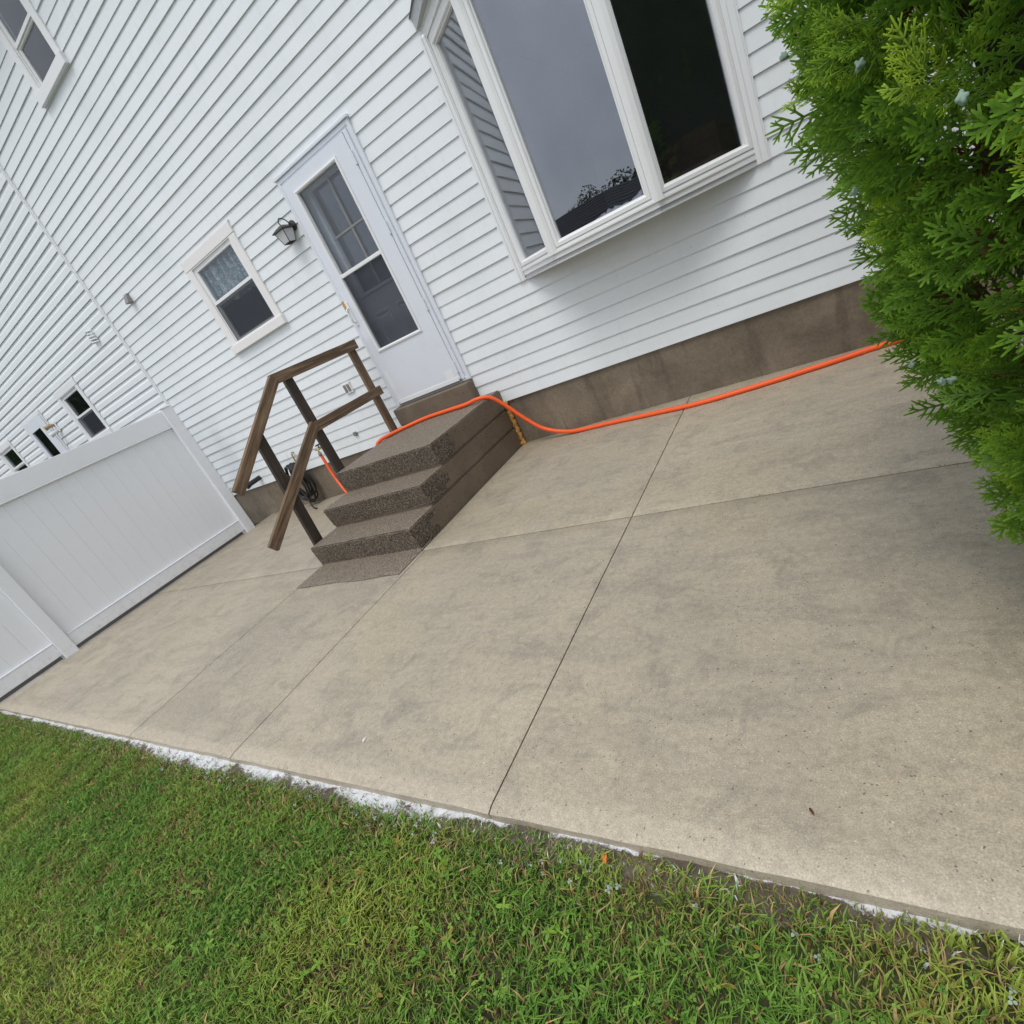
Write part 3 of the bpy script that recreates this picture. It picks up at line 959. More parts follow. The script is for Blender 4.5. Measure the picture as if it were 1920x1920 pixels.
vs, fs = [], []
for i in range(61):                     # cloth bunched on the sill behind the centre pane
    t_ = i / 60
    x = B.x + 0.09 + (C_.x - B.x - 0.18) * t_
    y = -BD + 0.065 + 0.012 * math.sin(t_ * 31)
    top = 1.482 + 0.045 * t_ ** 1.5 + 0.022 * mnoise.noise(Vector((t_ * 11, 0.4, 0))) + 0.014 * mnoise.noise(Vector((t_ * 31, 4.4, 0)))
    vs += [(x, y, 1.422), (x, y, top), (x, y + 0.035, top - 0.03), (x, y + 0.06, 1.422)]
for i in range(60):
    for j in range(3): fs.append((i * 4 + j, (i + 1) * 4 + j, (i + 1) * 4 + j + 1, i * 4 + j + 1))
MB().add(vs, fs).build('sill_cloth', M['cloth'], bay, smooth=True)

ach = empty('armchair', (2.15, 0.75, 1.0), 'brown upholstered chair dimly seen behind the right bay pane', 'chair')
MB().box(1.75, 2.55, 0.55, 1.15, 1.385, 1.55, 0.05).build('seat', M['upholstery'], ach)
MB().box(1.95, 2.55, 1.0, 1.22, 1.40, 1.80, 0.10).build('backrest', M['upholstery'], ach)

# ------------------------------------------------------------------ the neighbouring house
NX0 = -17.5
nh = empty('neighbour_house', (0, 0, 0), 'adjoining white house with ridged siding behind the vinyl fence', 'house')
nop = [(-7.73, -6.79, 2.03, 3.0), (-9.66, -8.62, 0.3, 2.985), (-11.75, -10.72, 2.03, 2.95)]
siding(nh, NX0, -4.945, 0.445, HTOP, 0.123, nop, M['siding_far'], 'dutch', 9)
MB().box(NX0, -4.91, 0.010, 0.25, -0.30, 0.45).build('foundation', M['foundation'], nh)
MB().box(NX0, HX0, -0.42, 0.02, HTOP, HTOP + 0.03).build('soffit', M['soffit'], nh)
MB().add([(NX0, -0.5, HTOP + 0.16), (HX0, -0.5, HTOP + 0.16), (HX0, 4.0, HTOP + 2.6), (NX0, 4.0, HTOP + 2.6),
          (NX0, -0.5, HTOP + 0.20), (HX0, -0.5, HTOP + 0.20), (HX0, 4.0, HTOP + 2.64), (NX0, 4.0, HTOP + 2.64)],
         [(0, 1, 2, 3), (7, 6, 5, 4), (0, 4, 5, 1), (1, 5, 6, 2), (2, 6, 7, 3), (3, 7, 4, 0)]).build('roof', M['shingle'], nh)
sash_window(nh, -7.72, -6.80, 2.04, 2.99, 2.51, head=0.10, sill=0.09, stile=0.09, curtain=False, screen=True, label='window with tree reflection above the fence')
sash_window(nh, -11.74, -10.73, 2.04, 2.94, 2.47, head=0.10, sill=0.09, stile=0.09, curtain=False, screen=False, label='farthest window above the fence')
nd = MB()
nd.ring((-9.65, 0, 0.7), UX, UZ, NY, 1.02, 2.28, [(0, -0.01), (0, 0.03), (0.04, 0.03), (0.05, 0.02), (0.05, -0.05)])
ndo = nd.build('door', M['trim'], nh)
lf = MB()
for (a, b, c_, e) in ((-9.60, -9.46, 0.75, 2.93), (-8.99, -8.68, 0.75, 2.93), (-9.46, -8.99, 0.75, 1.2), (-9.46, -8.99, 2.745, 2.93)):
    lf.box(a, b, -0.045, -0.01, c_, e)
lf.build('door_leaf', M['door_white'], ndo)
pane_box(ndo, 'pane', M['glass_plain'], -9.46, -8.99, -0.03, 1.2, 2.745)
room(ndo, -9.7, -8.6, 0.7, 3.0, 0.02, 1.2, M['room'])

# ------------------------------------------------------------------ precast concrete steps
steps = empty('concrete_steps', (-0.365, -0.9, 0), 'brown exposed-aggregate precast steps below the back door', 'steps')


def step_block(y0, z0, z1, name='step', x0=SX0, x1=SX1, yb=0.0):
    """one layer of the precast stair; subdivided so its arrises can be rough"""
    bm = bmesh.new()
    bmesh.ops.create_cube(bm, size=1)
    for v in bm.verts:
        v.co = ((x0 + x1) / 2 + v.co.x * (x1 - x0), (y0 + yb) / 2 + v.co.y * (yb - y0), (z0 + z1) / 2 + v.co.z * (z1 - z0))
    bmesh.ops.bevel(bm, geom=[e for e in bm.edges], offset=0.009, segments=2, affect='EDGES')
    # draw the riser in slightly towards its foot
    for v in bm.verts:
        if v.co.y < y0 + 0.05: v.co.y += 0.022 * (1 - (v.co.z - z0) / (z1 - z0))
    bmesh.ops.subdivide_edges(bm, edges=[e for e in bm.edges if e.calc_length() > 0.3], cuts=26, use_grid_fill=True)
    bmesh.ops.subdivide_edges(bm, edges=[e for e in bm.edges if e.calc_length() > 0.05], cuts=3, use_grid_fill=True)
    bmesh.ops.triangulate(bm, faces=[f_ for f_ in bm.faces if len(f_.verts) > 4])
    for v in bm.verts:
        n_ = mnoise.noise_vector(v.co * 9) * 0.0020 + mnoise.noise_vector(v.co * 80) * 0.0026
        if v.co.y < yb - 0.02: v.co += n_
    off_ = origin_of(steps)
    for v in bm.verts: v.co -= off_
    me = bpy.data.meshes.new(name)
    bm.normal_update()
    me.materials.append(M['aggregate']); me.materials.append(M['aggregate_face']); me.materials.append(M['smooth_brown'])
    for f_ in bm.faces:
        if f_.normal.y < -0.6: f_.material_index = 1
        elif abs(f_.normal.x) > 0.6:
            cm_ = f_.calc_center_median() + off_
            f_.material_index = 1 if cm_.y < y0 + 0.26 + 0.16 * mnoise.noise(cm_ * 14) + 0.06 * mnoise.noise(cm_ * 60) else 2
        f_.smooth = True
    bm.to_mesh(me); bm.free()
    return smooth_by_angle(link_mesh(name, me, steps), 38)


step_block(-1.845, -0.06, 0.187)
step_block(-1.535, 0.199, 0.380)
step_block(-1.225, 0.392, 0.580, 'platform')
gs = MB().box(SX0 + 0.014, SX1 - 0.014, -1.508, -0.01, 0.05, 0.30).box(SX0 + 0.014, SX1 - 0.014, -1.198, -0.012, 0.31, 0.52)     # recessed seams between the layers
gs.build('core', M['smooth_brown'], steps)
# ground-level tread, almost flush with the patio
pv, pf = [], []
nxp, nyp = 40, 14
for j in range(nyp + 1):
    for i in range(nxp + 1):
        x = -0.968 + (0.262 + 0.968) * i / nxp
        y = -2.15 + 0.02 * mnoise.noise(Vector((x * 3, 0, 0))) * (j == 0) + (0.43) * j / nyp
        z = 0.010 + 0.002 * mnoise.noise(Vector((x * 40, y * 40, 0)))
        if i in (0, nxp) or j == 0: z = 0.0045
        pv.append((x, y, z))
for j in range(nyp):
    for i in range(nxp): pf.append((j * (nxp + 1) + i, j * (nxp + 1) + i + 1, (j + 1) * (nxp + 1) + i + 1, (j + 1) * (nxp + 1) + i))
MB().add(pv, pf).build('ground_tread', M['aggregate'], steps, smooth=True)
tb = MB().box(-1.015, 0.03, -0.115, 0.0, 0.583, 0.770, 0.012).build('threshold_block', M['smooth_brown'], steps)

# ------------------------------------------------------------------ wooden handrail
rail = empty('handrail', (-1.03, -1.1, 0.0), 'weathered brown wooden handrail on the left side of the steps', 'handrail')


def beam(name, P, Q, w, t, parent, mat, up=(1, 0, 0), ch=0.0022):
    """board from P to Q: w = depth in the plane of the rail, t = thickness along up"""
    P, Q = Vector(P), Vector(Q)
    L = (Q - P).length
    x = (Q - P).normalized()
    y = Vector(up) - x * Vector(up).dot(x); y.normalize()
    z = x.cross(y)
    bm = bmesh.new()
    bmesh.ops.create_cube(bm, size=1)
    for v in bm.verts: v.co = ((v.co.x + 0.5) * L, v.co.y * t, v.co.z * w)
    bmesh.ops.bevel(bm, geom=bm.edges[:], offset=ch, segments=2, affect='EDGES')
    me = bpy.data.meshes.new(name)
    for f_ in bm.faces: f_.smooth = True
    bm.to_mesh(me); bm.free()
    me.materials.append(mat)
    o = link_mesh(name, me, parent)
    mm = Matrix((x, y, z)).transposed().to_4x4()
    mm.translation = P - origin_of(parent)
    o.matrix_local = mm
    return smooth_by_angle(o, 35)


XR = -1.03
xp, xo = XR, XR + 0.044        # posts behind, rails on the stair side
beam('post', (xp, -0.215, 0.582), (xp, -0.200, 1.56), 0.088, 0.040, rail, M['wood'])
beam('post', (xp, -1.095, 0.30), (xp, -1.065, 1.54), 0.092, 0.040, rail, M['wood_dark'])
beam('post', (xp, -1.715, 0.015), (xp, -1.630, 1.22), 0.092, 0.040, rail, M['wood_dark'])
beam('top_rail', (xo, -0.145, 1.520), (xo, -1.255, 1.530), 0.090, 0.040, rail, M['wood'])
beam('sloped_rail', (xo + 0.003, -1.225, 1.535), (xo + 0.003, -2.085, 0.885), 0.090, 0.040, rail, M['wood'])
beam('middle_rail', (xo, -0.140, 1.020), (xo, -1.150, 1.025), 0.088, 0.040, rail, M['wood'])
beam('sloped_rail', (xo + 0.003, -1.105, 1.050), (xo + 0.003, -2.110, 0.375), 0.090, 0.040, rail, M['wood'])

# ------------------------------------------------------------------ white vinyl fence
fence = empty('vinyl_fence', (FX, -1.66, 0), 'white vinyl privacy fence closing the left side of the patio', 'fence')
for pc in (-0.44, -2.88, -5.32):
    po = MB().box(FX - 0.068, FX + 0.068, pc - 0.068, pc + 0.068, -0.05, 1.895, 0.006)
    po = po.build('post', M['vinyl'], fence)
    MB().box(FX - 0.076, FX + 0.076, pc - 0.076, pc + 0.076, 1.896, 1.912, 0.005).build('post_cap', M['vinyl'], fence)
for (ya, yb) in ((-2.812, -0.508), (-5.252, -2.948)):
    MB().box(FX - 0.040, FX + 0.040, ya, yb, 1.665, 1.875, 0.004).build('top_rail', M['vinyl'], fence)
    tr = MB().box(FX - 0.044, FX + 0.044, ya, yb, 1.645, 1.664, 0.004)
    tr.build('rail_moulding', M['vinyl'], fence)
    MB().box(FX - 0.040, FX + 0.040, ya, yb, 0.050, 0.195, 0.004).build('bottom_rail', M['vinyl'], fence)
    MB().box(FX - 0.044, FX + 0.044, ya, yb, 0.196, 0.208, 0.003).build('rail_moulding', M['vinyl'], fence)
    nb_ = 13
    wb = (yb - ya) / nb_
    proto = None
    for k in range(nb_):
        if proto is None:
            bo = MB().box(FX - 0.011, FX + 0.011, ya + 0.0002, ya + wb - 0.0004, 0.205, 1.648, 0.0016)
            proto = bo.build('board', M['vinyl'], fence)
            base_loc = proto.location.copy()
        else:
            c_ = proto.copy(); COL.objects.link(c_); c_.parent = fence
            c_.location = base_loc + Vector((random.uniform(-0.001, 0.001), k * wb, 0))

# ------------------------------------------------------------------ hoses and fittings on the wall
hose_pts = [(-2.455, -0.100, 0.615), (-2.45, -0.105, 0.50), (-2.43, -0.12, 0.36), (-2.36, -0.16, 0.20), (-2.20, -0.25, 0.06), (-1.90, -0.40, 0.022), (-1.55, -0.52, 0.022),
            (-1.28, -0.56, 0.08), (-1.12, -0.57, 0.32), (-1.035, -0.56, 0.52), (-0.985, -0.52, 0.595), (-0.90, -0.42, 0.603), (-0.78, -0.31, 0.602), (-0.55, -0.215, 0.602), (-0.25, -0.235, 0.602),
            (0.02, -0.275, 0.604), (0.17, -0.262, 0.612), (0.27, -0.215, 0.575), (0.36, -0.165, 0.44), (0.46, -0.135, 0.28), (0.60, -0.12, 0.125), (0.80, -0.125, 0.040), (1.02, -0.150, 0.020),
            (1.30, -0.178, 0.020), (1.65, -0.235, 0.020), (2.0, -0.285, 0.020), (2.4, -0.265, 0.020), (2.85, -0.195, 0.020), (3.25, -0.12, 0.020), (3.7, -0.10, 0.020), (4.4, -0.16, -0.03), (5.2, -0.25, -0.065)]
hp = spline(hose_pts, 7)
hp = [p + Vector((0, 0.012 * mnoise.noise(Vector((p.x * 3.1, 0, 0))) + 0.005 * mnoise.noise(Vector((p.x * 9, 3, 0))), 0)) if p.x > 0.75 else p for p in hp]
hose = MB().tube(hp, 0.0185, 12).build('garden_hose', M['hose'], smooth=True)
tag(hose, 'bright orange hose lying over the steps and along the foundation', 'hose')

fau = empty('faucet', (-2.45, -0.02, 0.66), 'brass outdoor faucet with a black handle on the white siding', 'faucet')
fb = MB()
fb.tube([(-2.45, -0.012, 0.665), (-2.45, -0.09, 0.662)], 0.013, 10)
fb.tube(spline([(-2.45, -0.075, 0.664), (-2.452, -0.10, 0.655), (-2.454, -0.105, 0.61)], 4), [0.012] * 8 + [0.014], 10)
fb.tube([(-2.50, -0.10, 0.664), (-2.44, -0.06, 0.664)], 0.010, 8)
fb.build('spout', M['brass'], fau, smooth=True)
hb = MB()
hb.tube([(-2.45, -0.07, 0.672), (-2.45, -0.07, 0.71)], [0.008, 0.008], 8)
hb.tube([(-2.45, -0.07, 0.705), (-2.45, -0.07, 0.72)], [0.034, 0.034], 10)
hb.build('handle', M['black_metal'], fau, smooth=True)
MB().tube([(-2.455, -0.102, 0.622), (-2.456, -0.104, 0.585)], 0.022, 10).build('hose_coupling', M['grey_metal'], fau, smooth=True)

gp = MB()
gp.tube(spline([(-3.03, -0.012, 0.73), (-3.03, -0.045, 0.725), (-3.03, -0.055, 0.66), (-3.03, -0.055, 0.50)], 5), 0.011, 8)
gpo = gp.build('pipe_stub', M['brass'], smooth=True)
tag(gpo, 'thin brass pipe stub on the siding behind the handrail', 'pipe')

coil = MB()
cp = []
rnd = random.Random(5)
for loop in range(11):
    cx = -3.10 + rnd.uniform(-0.02, 0.02)
    hw, top, bot = 0.15 + rnd.uniform(-0.035, 0.03), 0.60 + rnd.uniform(-0.03, 0.02), 0.05 + rnd.uniform(-0.01, 0.09)
    yy = -0.06 - 0.012 * loop
    for a in range(10):
        th = 2 * PI * a / 10
        cp.append((cx + hw * math.sin(th) * (1.0 - 0.25 * math.cos(th)), yy + rnd.uniform(-0.008, 0.008) - 0.0012 * a, (top + bot) / 2 + (top - bot) / 2 * math.cos(th)))
cp += [(-3.02, -0.22, 0.20), (-2.96, -0.26, 0.06), (-2.88, -0.30, 0.018), (-2.80, -0.33, 0.018)]
coil.tube(spline(cp, 4), 0.0105, 7)
co = coil.build('coiled_hose', M['black_rubber'], smooth=True)
tag(co, 'black rubber hose coiled against the foundation behind the handrail', 'hose')

vp = MB()
vp.tube(spline([(-4.02, 0.0, 0.57), (-4.02, -0.12, 0.565), (-4.03, -0.24, 0.56)], 4), [0.034] * 6 + [0.034, 0.044, 0.050], 12)
vpo = vp.build('vent_pipe', M['black_rubber'], smooth=True)
tag(vpo, 'black plastic pipe sticking out of the siding near the fence', 'pipe')

ou = empty('outlet_box', (-1.535, 0, 1.16), 'small grey double outlet on the siding seen through the handrail', 'outlet')
MB().box(-1.595, -1.475, -0.030, -0.005, 1.105, 1.225, 0.004).build('plate', M['trim_warm'], ou)
for xx in (-1.562, -1.508):
    MB().box(xx - 0.021, xx + 0.021, -0.036, -0.029, 1.122, 1.208, 0.006).build('cover', M['outlet_grey'], ou)
cb = MB().box(-1.835, -1.785, -0.034, -0.006, 0.645, 0.695, 0.006).build('cable_box', M['outlet_grey'])
tag(cb, 'tiny grey cable cover on the lowest siding beside the steps', 'cable box')

# wall lantern
lan = empty('wall_lantern', (-1.14, -0.13, 2.58), 'black carriage lantern with frosted panes left of the door', 'lantern')
lan_s = lan
LX, LY = -1.155, -0.135
MB().tube([(-1.085, -0.012, 2.715), (-1.085, -0.030, 2.715), (-1.085, -0.045, 2.715)], [0.062, 0.062, 0.03], 16).build('backplate', M['black_metal'], lan_s, smooth=False)
MB().tube(spline([(-1.085, -0.035, 2.72), (-1.10, -0.08, 2.80), (-1.13, -0.13, 2.835), (-1.155, -0.15, 2.80), (LX, LY, 2.755)], 5), 0.007, 8).build('scroll_arm', M['black_metal'], lan_s, smooth=True)
b0, b1, zb0, zb1 = 0.055, 0.088, 2.545, 2.695
cor = lambda h_, z: [(LX - h_, LY - h_, z), (LX + h_, LY - h_, z), (LX + h_, LY + h_, z), (LX - h_, LY + h_, z)]
cg = MB()
lo, hi = cor(b0, zb0), cor(b1, zb1)
for k in range(4):
    cg.tube([lo[k], hi[k]], 0.0055, 6)
    cg.tube([lo[k], lo[(k + 1) % 4]], 0.0055, 6)
    cg.tube([hi[k], hi[(k + 1) % 4]], 0.0055, 6)
cg.tube([lo[0], lo[2]], 0.004, 6); cg.tube([lo[1], lo[3]], 0.004, 6)
cg.build('cage', M['black_metal'], lan_s, smooth=True)
for k in range(4):
    k2 = (k + 1) % 4
    c0 = Vector((LX, LY, 0))
    q = [Vector(lo[k]), Vector(lo[k2]), Vector(hi[k2]), Vector(hi[k])]
    nrm = ((q[1] - q[0]).cross(q[2] - q[0])).normalized() * 0.002
    MB().add([p + nrm for p in q] + [p - nrm for p in q], [(0, 1, 2, 3), (7, 6, 5, 4), (0, 4, 5, 1), (1, 5, 6, 2), (2, 6, 7, 3), (3, 7, 4, 0)]).build('lantern_pane', M['frosted'], lan_s)
cp_ = MB()
q0, q1, q2 = cor(0.112, 2.693), cor(0.060, 2.740), cor(0.022, 2.760)
cp_.add(q0 + q1 + q2 + [(p[0], p[1], 2.705) for p in q0], [(0, 1, 2, 3)] + [(12 + k, 12 + (k + 1) % 4, 4 + (k + 1) % 4, 4 + k) for k in range(4)] + [(k, (k + 1) % 4, 12 + (k + 1) % 4, 12 + k) for k in range(4)]
        + [(4 + k, 4 + (k + 1) % 4, 8 + (k + 1) % 4, 8 + k) for k in range(4)] + [(8, 9, 10, 11)])
cp_.build('cap', M['black_metal'], lan_s)

for ch in lan.children:            # lantern is a small one: bring it to size about its fixing on the wall
    piv = Vector((-1.10, -0.012, 2.69)) - origin_of(lan)
    for v in ch.data.vertices: v.co = piv + (v.co - piv) * 0.74
# small vent hood near the house joint
vh = MB()
vh.add([(-4.235, -0.012, 3.275), (-4.165, -0.012, 3.275), (-4.215, -0.02, 3.16), (-4.135, -0.02, 3.16), (-4.235, -0.030, 3.275), (-4.165, -0.030, 3.275), (-4.220, -0.085, 3.165), (-4.130, -0.085, 3.165)],
       [(0, 1, 3, 2), (4, 6, 7, 5), (0, 4, 5, 1), (2, 3, 7, 6), (0, 2, 6, 4), (1, 5, 7, 3)])
vho = vh.build('vent_hood', M['grey_metal'])
tag(vho, 'small grey vent hood on the siding near the house joint', 'vent')

# white ribbed bracket on the neighbour's wall
nb = MB()
for k in range(5):
    zc = 3.265 - k * 0.038
    nb.tube(spline([(-5.56, -0.02, zc), (-5.55, -0.05, zc + 0.012), (-5.49, -0.06, zc + 0.005), (-5.43, -0.05, zc - 0.006), (-5.42, -0.02, zc - 0.012)], 3), 0.010, 6)
nbo = nb.build('wall_bracket', M['trim'], smooth=True)
tag(nbo, 'white ribbed bracket on the neighbouring siding above the fence', 'bracket')

# flood lamp beside the neighbour's door
fl = empty('flood_lamp', (-8.45, -0.02, 2.6), 'brass and white lamp beside the door behind the fence', 'lamp')
MB().box(-8.48, -8.39, -0.04, -0.012, 2.50, 2.70, 0.01).build('base', M['trim'], fl)
MB().tube([(-8.43, -0.04, 2.64), (-8.47, -0.10, 2.655), (-8.50, -0.17, 2.64)], [0.022, 0.036, 0.042], 12).build('lamp_head', M['lamp_tan'], fl, smooth=True)
MB().tube([(-8.43, -0.04, 2.54), (-8.48, -0.10, 2.53), (-8.51, -0.16, 2.50)], [0.02, 0.036, 0.044], 12).build('lamp_head', M['trim_warm'], fl, smooth=True)

# rust-stained foam bead in the corner of steps and foundation
fbm = MB()
zz = np.linspace(0.46, 0.0, 26)
fbm.tube([(0.266 + 0.006 * math.sin(i * 1.7), -0.018 + 0.004 * math.sin(i * 2.9), z) for i, z in enumerate(zz)], [0.016 + 0.007 * abs(math.sin(i * 1.9)) + (0.016 if i > 23 else 0) for i in range(26)], 9)
fo = fbm.build('foam_bead', M['foam'], smooth=True)
tag(fo, 'lumpy orange-tan foam bead sealing the steps to the foundation', 'sealant')


# ------------------------------------------------------------------ fallen bits on the ground
def leaf(name, loc, L, W, rz, mat, label, cat, curl=0.012):
    vs, fs = [], []
    n_ = 8
    for i in range(n_ + 1):
        t_ = i / n_
        w_ = W * math.sin(PI * min(1, t_ * 0.97 + 0.015)) ** 0.8
        x = (t_ - 0.5) * L
        zc = curl * math.sin(PI * t_) + 0.004
        for s_ in (-1, 0, 1):
            y = s_ * w_ * (1 + 0.15 * math.sin(i * 2.3))
            vs.append((x, y, zc + abs(s_) * 0.004))
    for i in range(n_):
        for j in range(2): fs.append((i * 3 + j, (i + 1) * 3 + j, (i + 1) * 3 + j + 1, i * 3 + j + 1))
    me = bpy.data.meshes.new(name)
    me.from_pydata(vs, [], fs)
    me.materials.append(mat)
    o = link_mesh(name, me)
    o.location = loc
    o.rotation_euler = (0.05, 0.1, rz)
    sm = o.modifiers.new('thickness', 'SOLIDIFY'); sm.thickness = 0.0008
    return tag(o, label, cat)


leaf('fallen_leaf', (2.33, -3.655, -0.022), 0.030, 0.006, 1.9, M['leaf_orange'], 'small orange leaf in the soil at the patio edge', 'leaf')
leaf('fallen_leaf', (2.814, -3.45, 0.001), 0.018, 0.003, -1.0, M['leaf_brown'], 'tiny brown leaf scrap on the patio near the edge', 'leaf', 0.004)
dv, df_ = [(1.131, -3.42, 0.0045)], []
for k in range(15):
    a = 2 * PI * k / 15
    rr_ = 0.005 + 0.017 * random.random() * (1 if k % 2 else 0.25)
    dv.append((1.131 + rr_ * math.cos(a), -3.42 + rr_ * math.sin(a) * 1.4, 0.0030))
for k in range(15): df_.append((0, 1 + k, 1 + (k + 1) % 15))
dr = MB().add(dv, df_).build('white_splash', M['dropping'])
tag(dr, 'small white splash mark on the bare concrete slab', 'splash mark')

# ------------------------------------------------------------------ arborvitae
TREE = Vector((4.10, -2.60, -0.09))


def crown_r(z):
    return float(np.interp(z, [0.0, 0.12, 0.32, 0.57, 0.85, 1.0, 1.2, 1.4, 1.6, 2.0, 2.4, 2.8, 3.1], [0.60, 0.70, 0.78, 0.89, 0.98, 0.99, 1.02, 1.06, 1.07, 1.02, 0.85, 0.50, 0.08]))


def make_spray(seed, L=0.105, thick=True):
    """flat fan of scale-leaf branchlets in the local XZ plane, growing along +X; returns verts, faces, tint"""
    rn = random.Random(seed)
    V, F, T = [], [], []

    def seg(p, q, w0, w1, ta, tb):
        p, q = Vector(p), Vector(q)
        d_ = q - p
        if d_.length < 1e-6: return
        x = d_.normalized()
        s_ = Vector((-x.z, 0, x.x)).normalized()
        nrm = Vector((0, 1, 0))
        b = len(V)
        tip = q + x * w1 * 1.3
        pts = [p - s_ * w0, p + s_ * w0, q + s_ * w1, tip, q - s_ * w1]
        for k, v in enumerate(pts):
            V.append(tuple(v)); T.append(ta if k < 2 else tb)
        if thick:
            V.append(tuple(p + nrm * w0 * 0.8)); T.append(ta)
            V.append(tuple(q + nrm * w1 * 0.8)); T.append(tb)
            F.extend([(b, b + 4, b + 6, b + 5), (b + 5, b + 6, b + 2, b + 1), (b + 4, b + 3, b + 6), (b + 6, b + 3, b + 2)])
        else:
            F.append((b, b + 4, b + 3, b + 2, b + 1))

    bend = rn.uniform(-0.35, 0.35)
    droop = rn.uniform(-0.25, 0.35)
    ax = []
    na = 7
    HW = 0.0022
    for i in range(na + 1):
        t_ = i / na
        ax.append(Vector((L * t_, L * droop * t_ * t_ * 0.5, L * bend * t_ * t_ * 0.5)))
    for i in range(na):
        seg(ax[i], ax[i + 1], HW, HW, 0.15 + 0.6 * i / na, 0.15 + 0.6 * (i + 1) / na)
    seg(ax[-1], ax[-1] + (ax[-1] - ax[-2]) * 0.9, HW, HW * 0.7, 0.8, 1.0)
    for i in range(1, na):
        for s_ in ((1, -1) if rn.random() < 0.85 else (rn.choice((1, -1)),)):
            t_ = i / na
            bl = L * (0.50 * (1 - t_) ** 0.8 + 0.13) * rn.uniform(0.7, 1.15)
            an = math.radians(rn.uniform(30, 55)) * s_
            base = ax[i]
            dirv = (ax[i + 1] - ax[i]).normalized()
            dx = Vector((dirv.x * math.cos(an) - dirv.z * math.sin(an), rn.uniform(-0.25, 0.25), dirv.x * math.sin(an) + dirv.z * math.cos(an))).normalized()
            k = max(2, int(bl / 0.0145))
            pp = base
            for j in range(k):
                cv = dx + dirv * 0.12 * j + Vector((0, rn.uniform(-0.10, 0.10), 0))
                qq = pp + cv.normalized() * (bl / k)
                seg(pp, qq, HW, HW if j < k - 1 else HW * 0.65, 0.25 + 0.5 * j / k, 0.35 + 0.62 * (j + 1) / k)
                if j < k - 1:
                    for s2 in (1, -1):
                        if rn.random() < 0.72:
                            a2 = math.radians(rn.uniform(30, 50)) * s2
                            d2 = Vector((cv.x * math.cos(a2) - cv.z * math.sin(a2), cv.y + rn.uniform(-.2, .2), cv.x * math.sin(a2) + cv.z * math.cos(a2))).normalized()
                            seg(qq, qq + d2 * rn.uniform(0.007, 0.014), HW * 0.9, HW * 0.62, 0.5, 1.0)
                pp = qq
    return np.array(V), F, np.array(T)


def tri_faces(F):
    out = []
    for q in F:
        for k in range(1, len(q) - 1): out.append((q[0], q[k], q[k + 1]))
    return np.array(out)


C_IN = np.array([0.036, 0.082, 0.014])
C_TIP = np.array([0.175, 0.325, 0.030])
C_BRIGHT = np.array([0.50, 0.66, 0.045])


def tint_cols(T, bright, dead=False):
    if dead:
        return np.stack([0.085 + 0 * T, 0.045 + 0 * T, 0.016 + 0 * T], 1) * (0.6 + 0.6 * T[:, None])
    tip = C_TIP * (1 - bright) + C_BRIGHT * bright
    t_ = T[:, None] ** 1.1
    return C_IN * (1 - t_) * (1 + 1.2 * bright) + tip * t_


def set_tint(me, cols):
    ca = me.color_attributes.new('tint', 'FLOAT_COLOR', 'POINT')
    rgba = np.ones((len(cols), 4), np.float32); rgba[:, :3] = cols
    ca.data.foreach_set('color', rgba.ravel())


def spray_frame(rn, gx, outward):
    """axes of a spray growing along gx, its plane roughly vertical"""
    side = Vector((0, 0, 1)).cross(outward)
    nrm = side.normalized() + Vector((rn.uniform(-.8, .8), rn.uniform(-.8, .8), rn.uniform(-.8, .8)))
    nrm = nrm - gx * nrm.dot(gx); nrm.normalize()
    return gx, nrm, gx.cross(nrm)


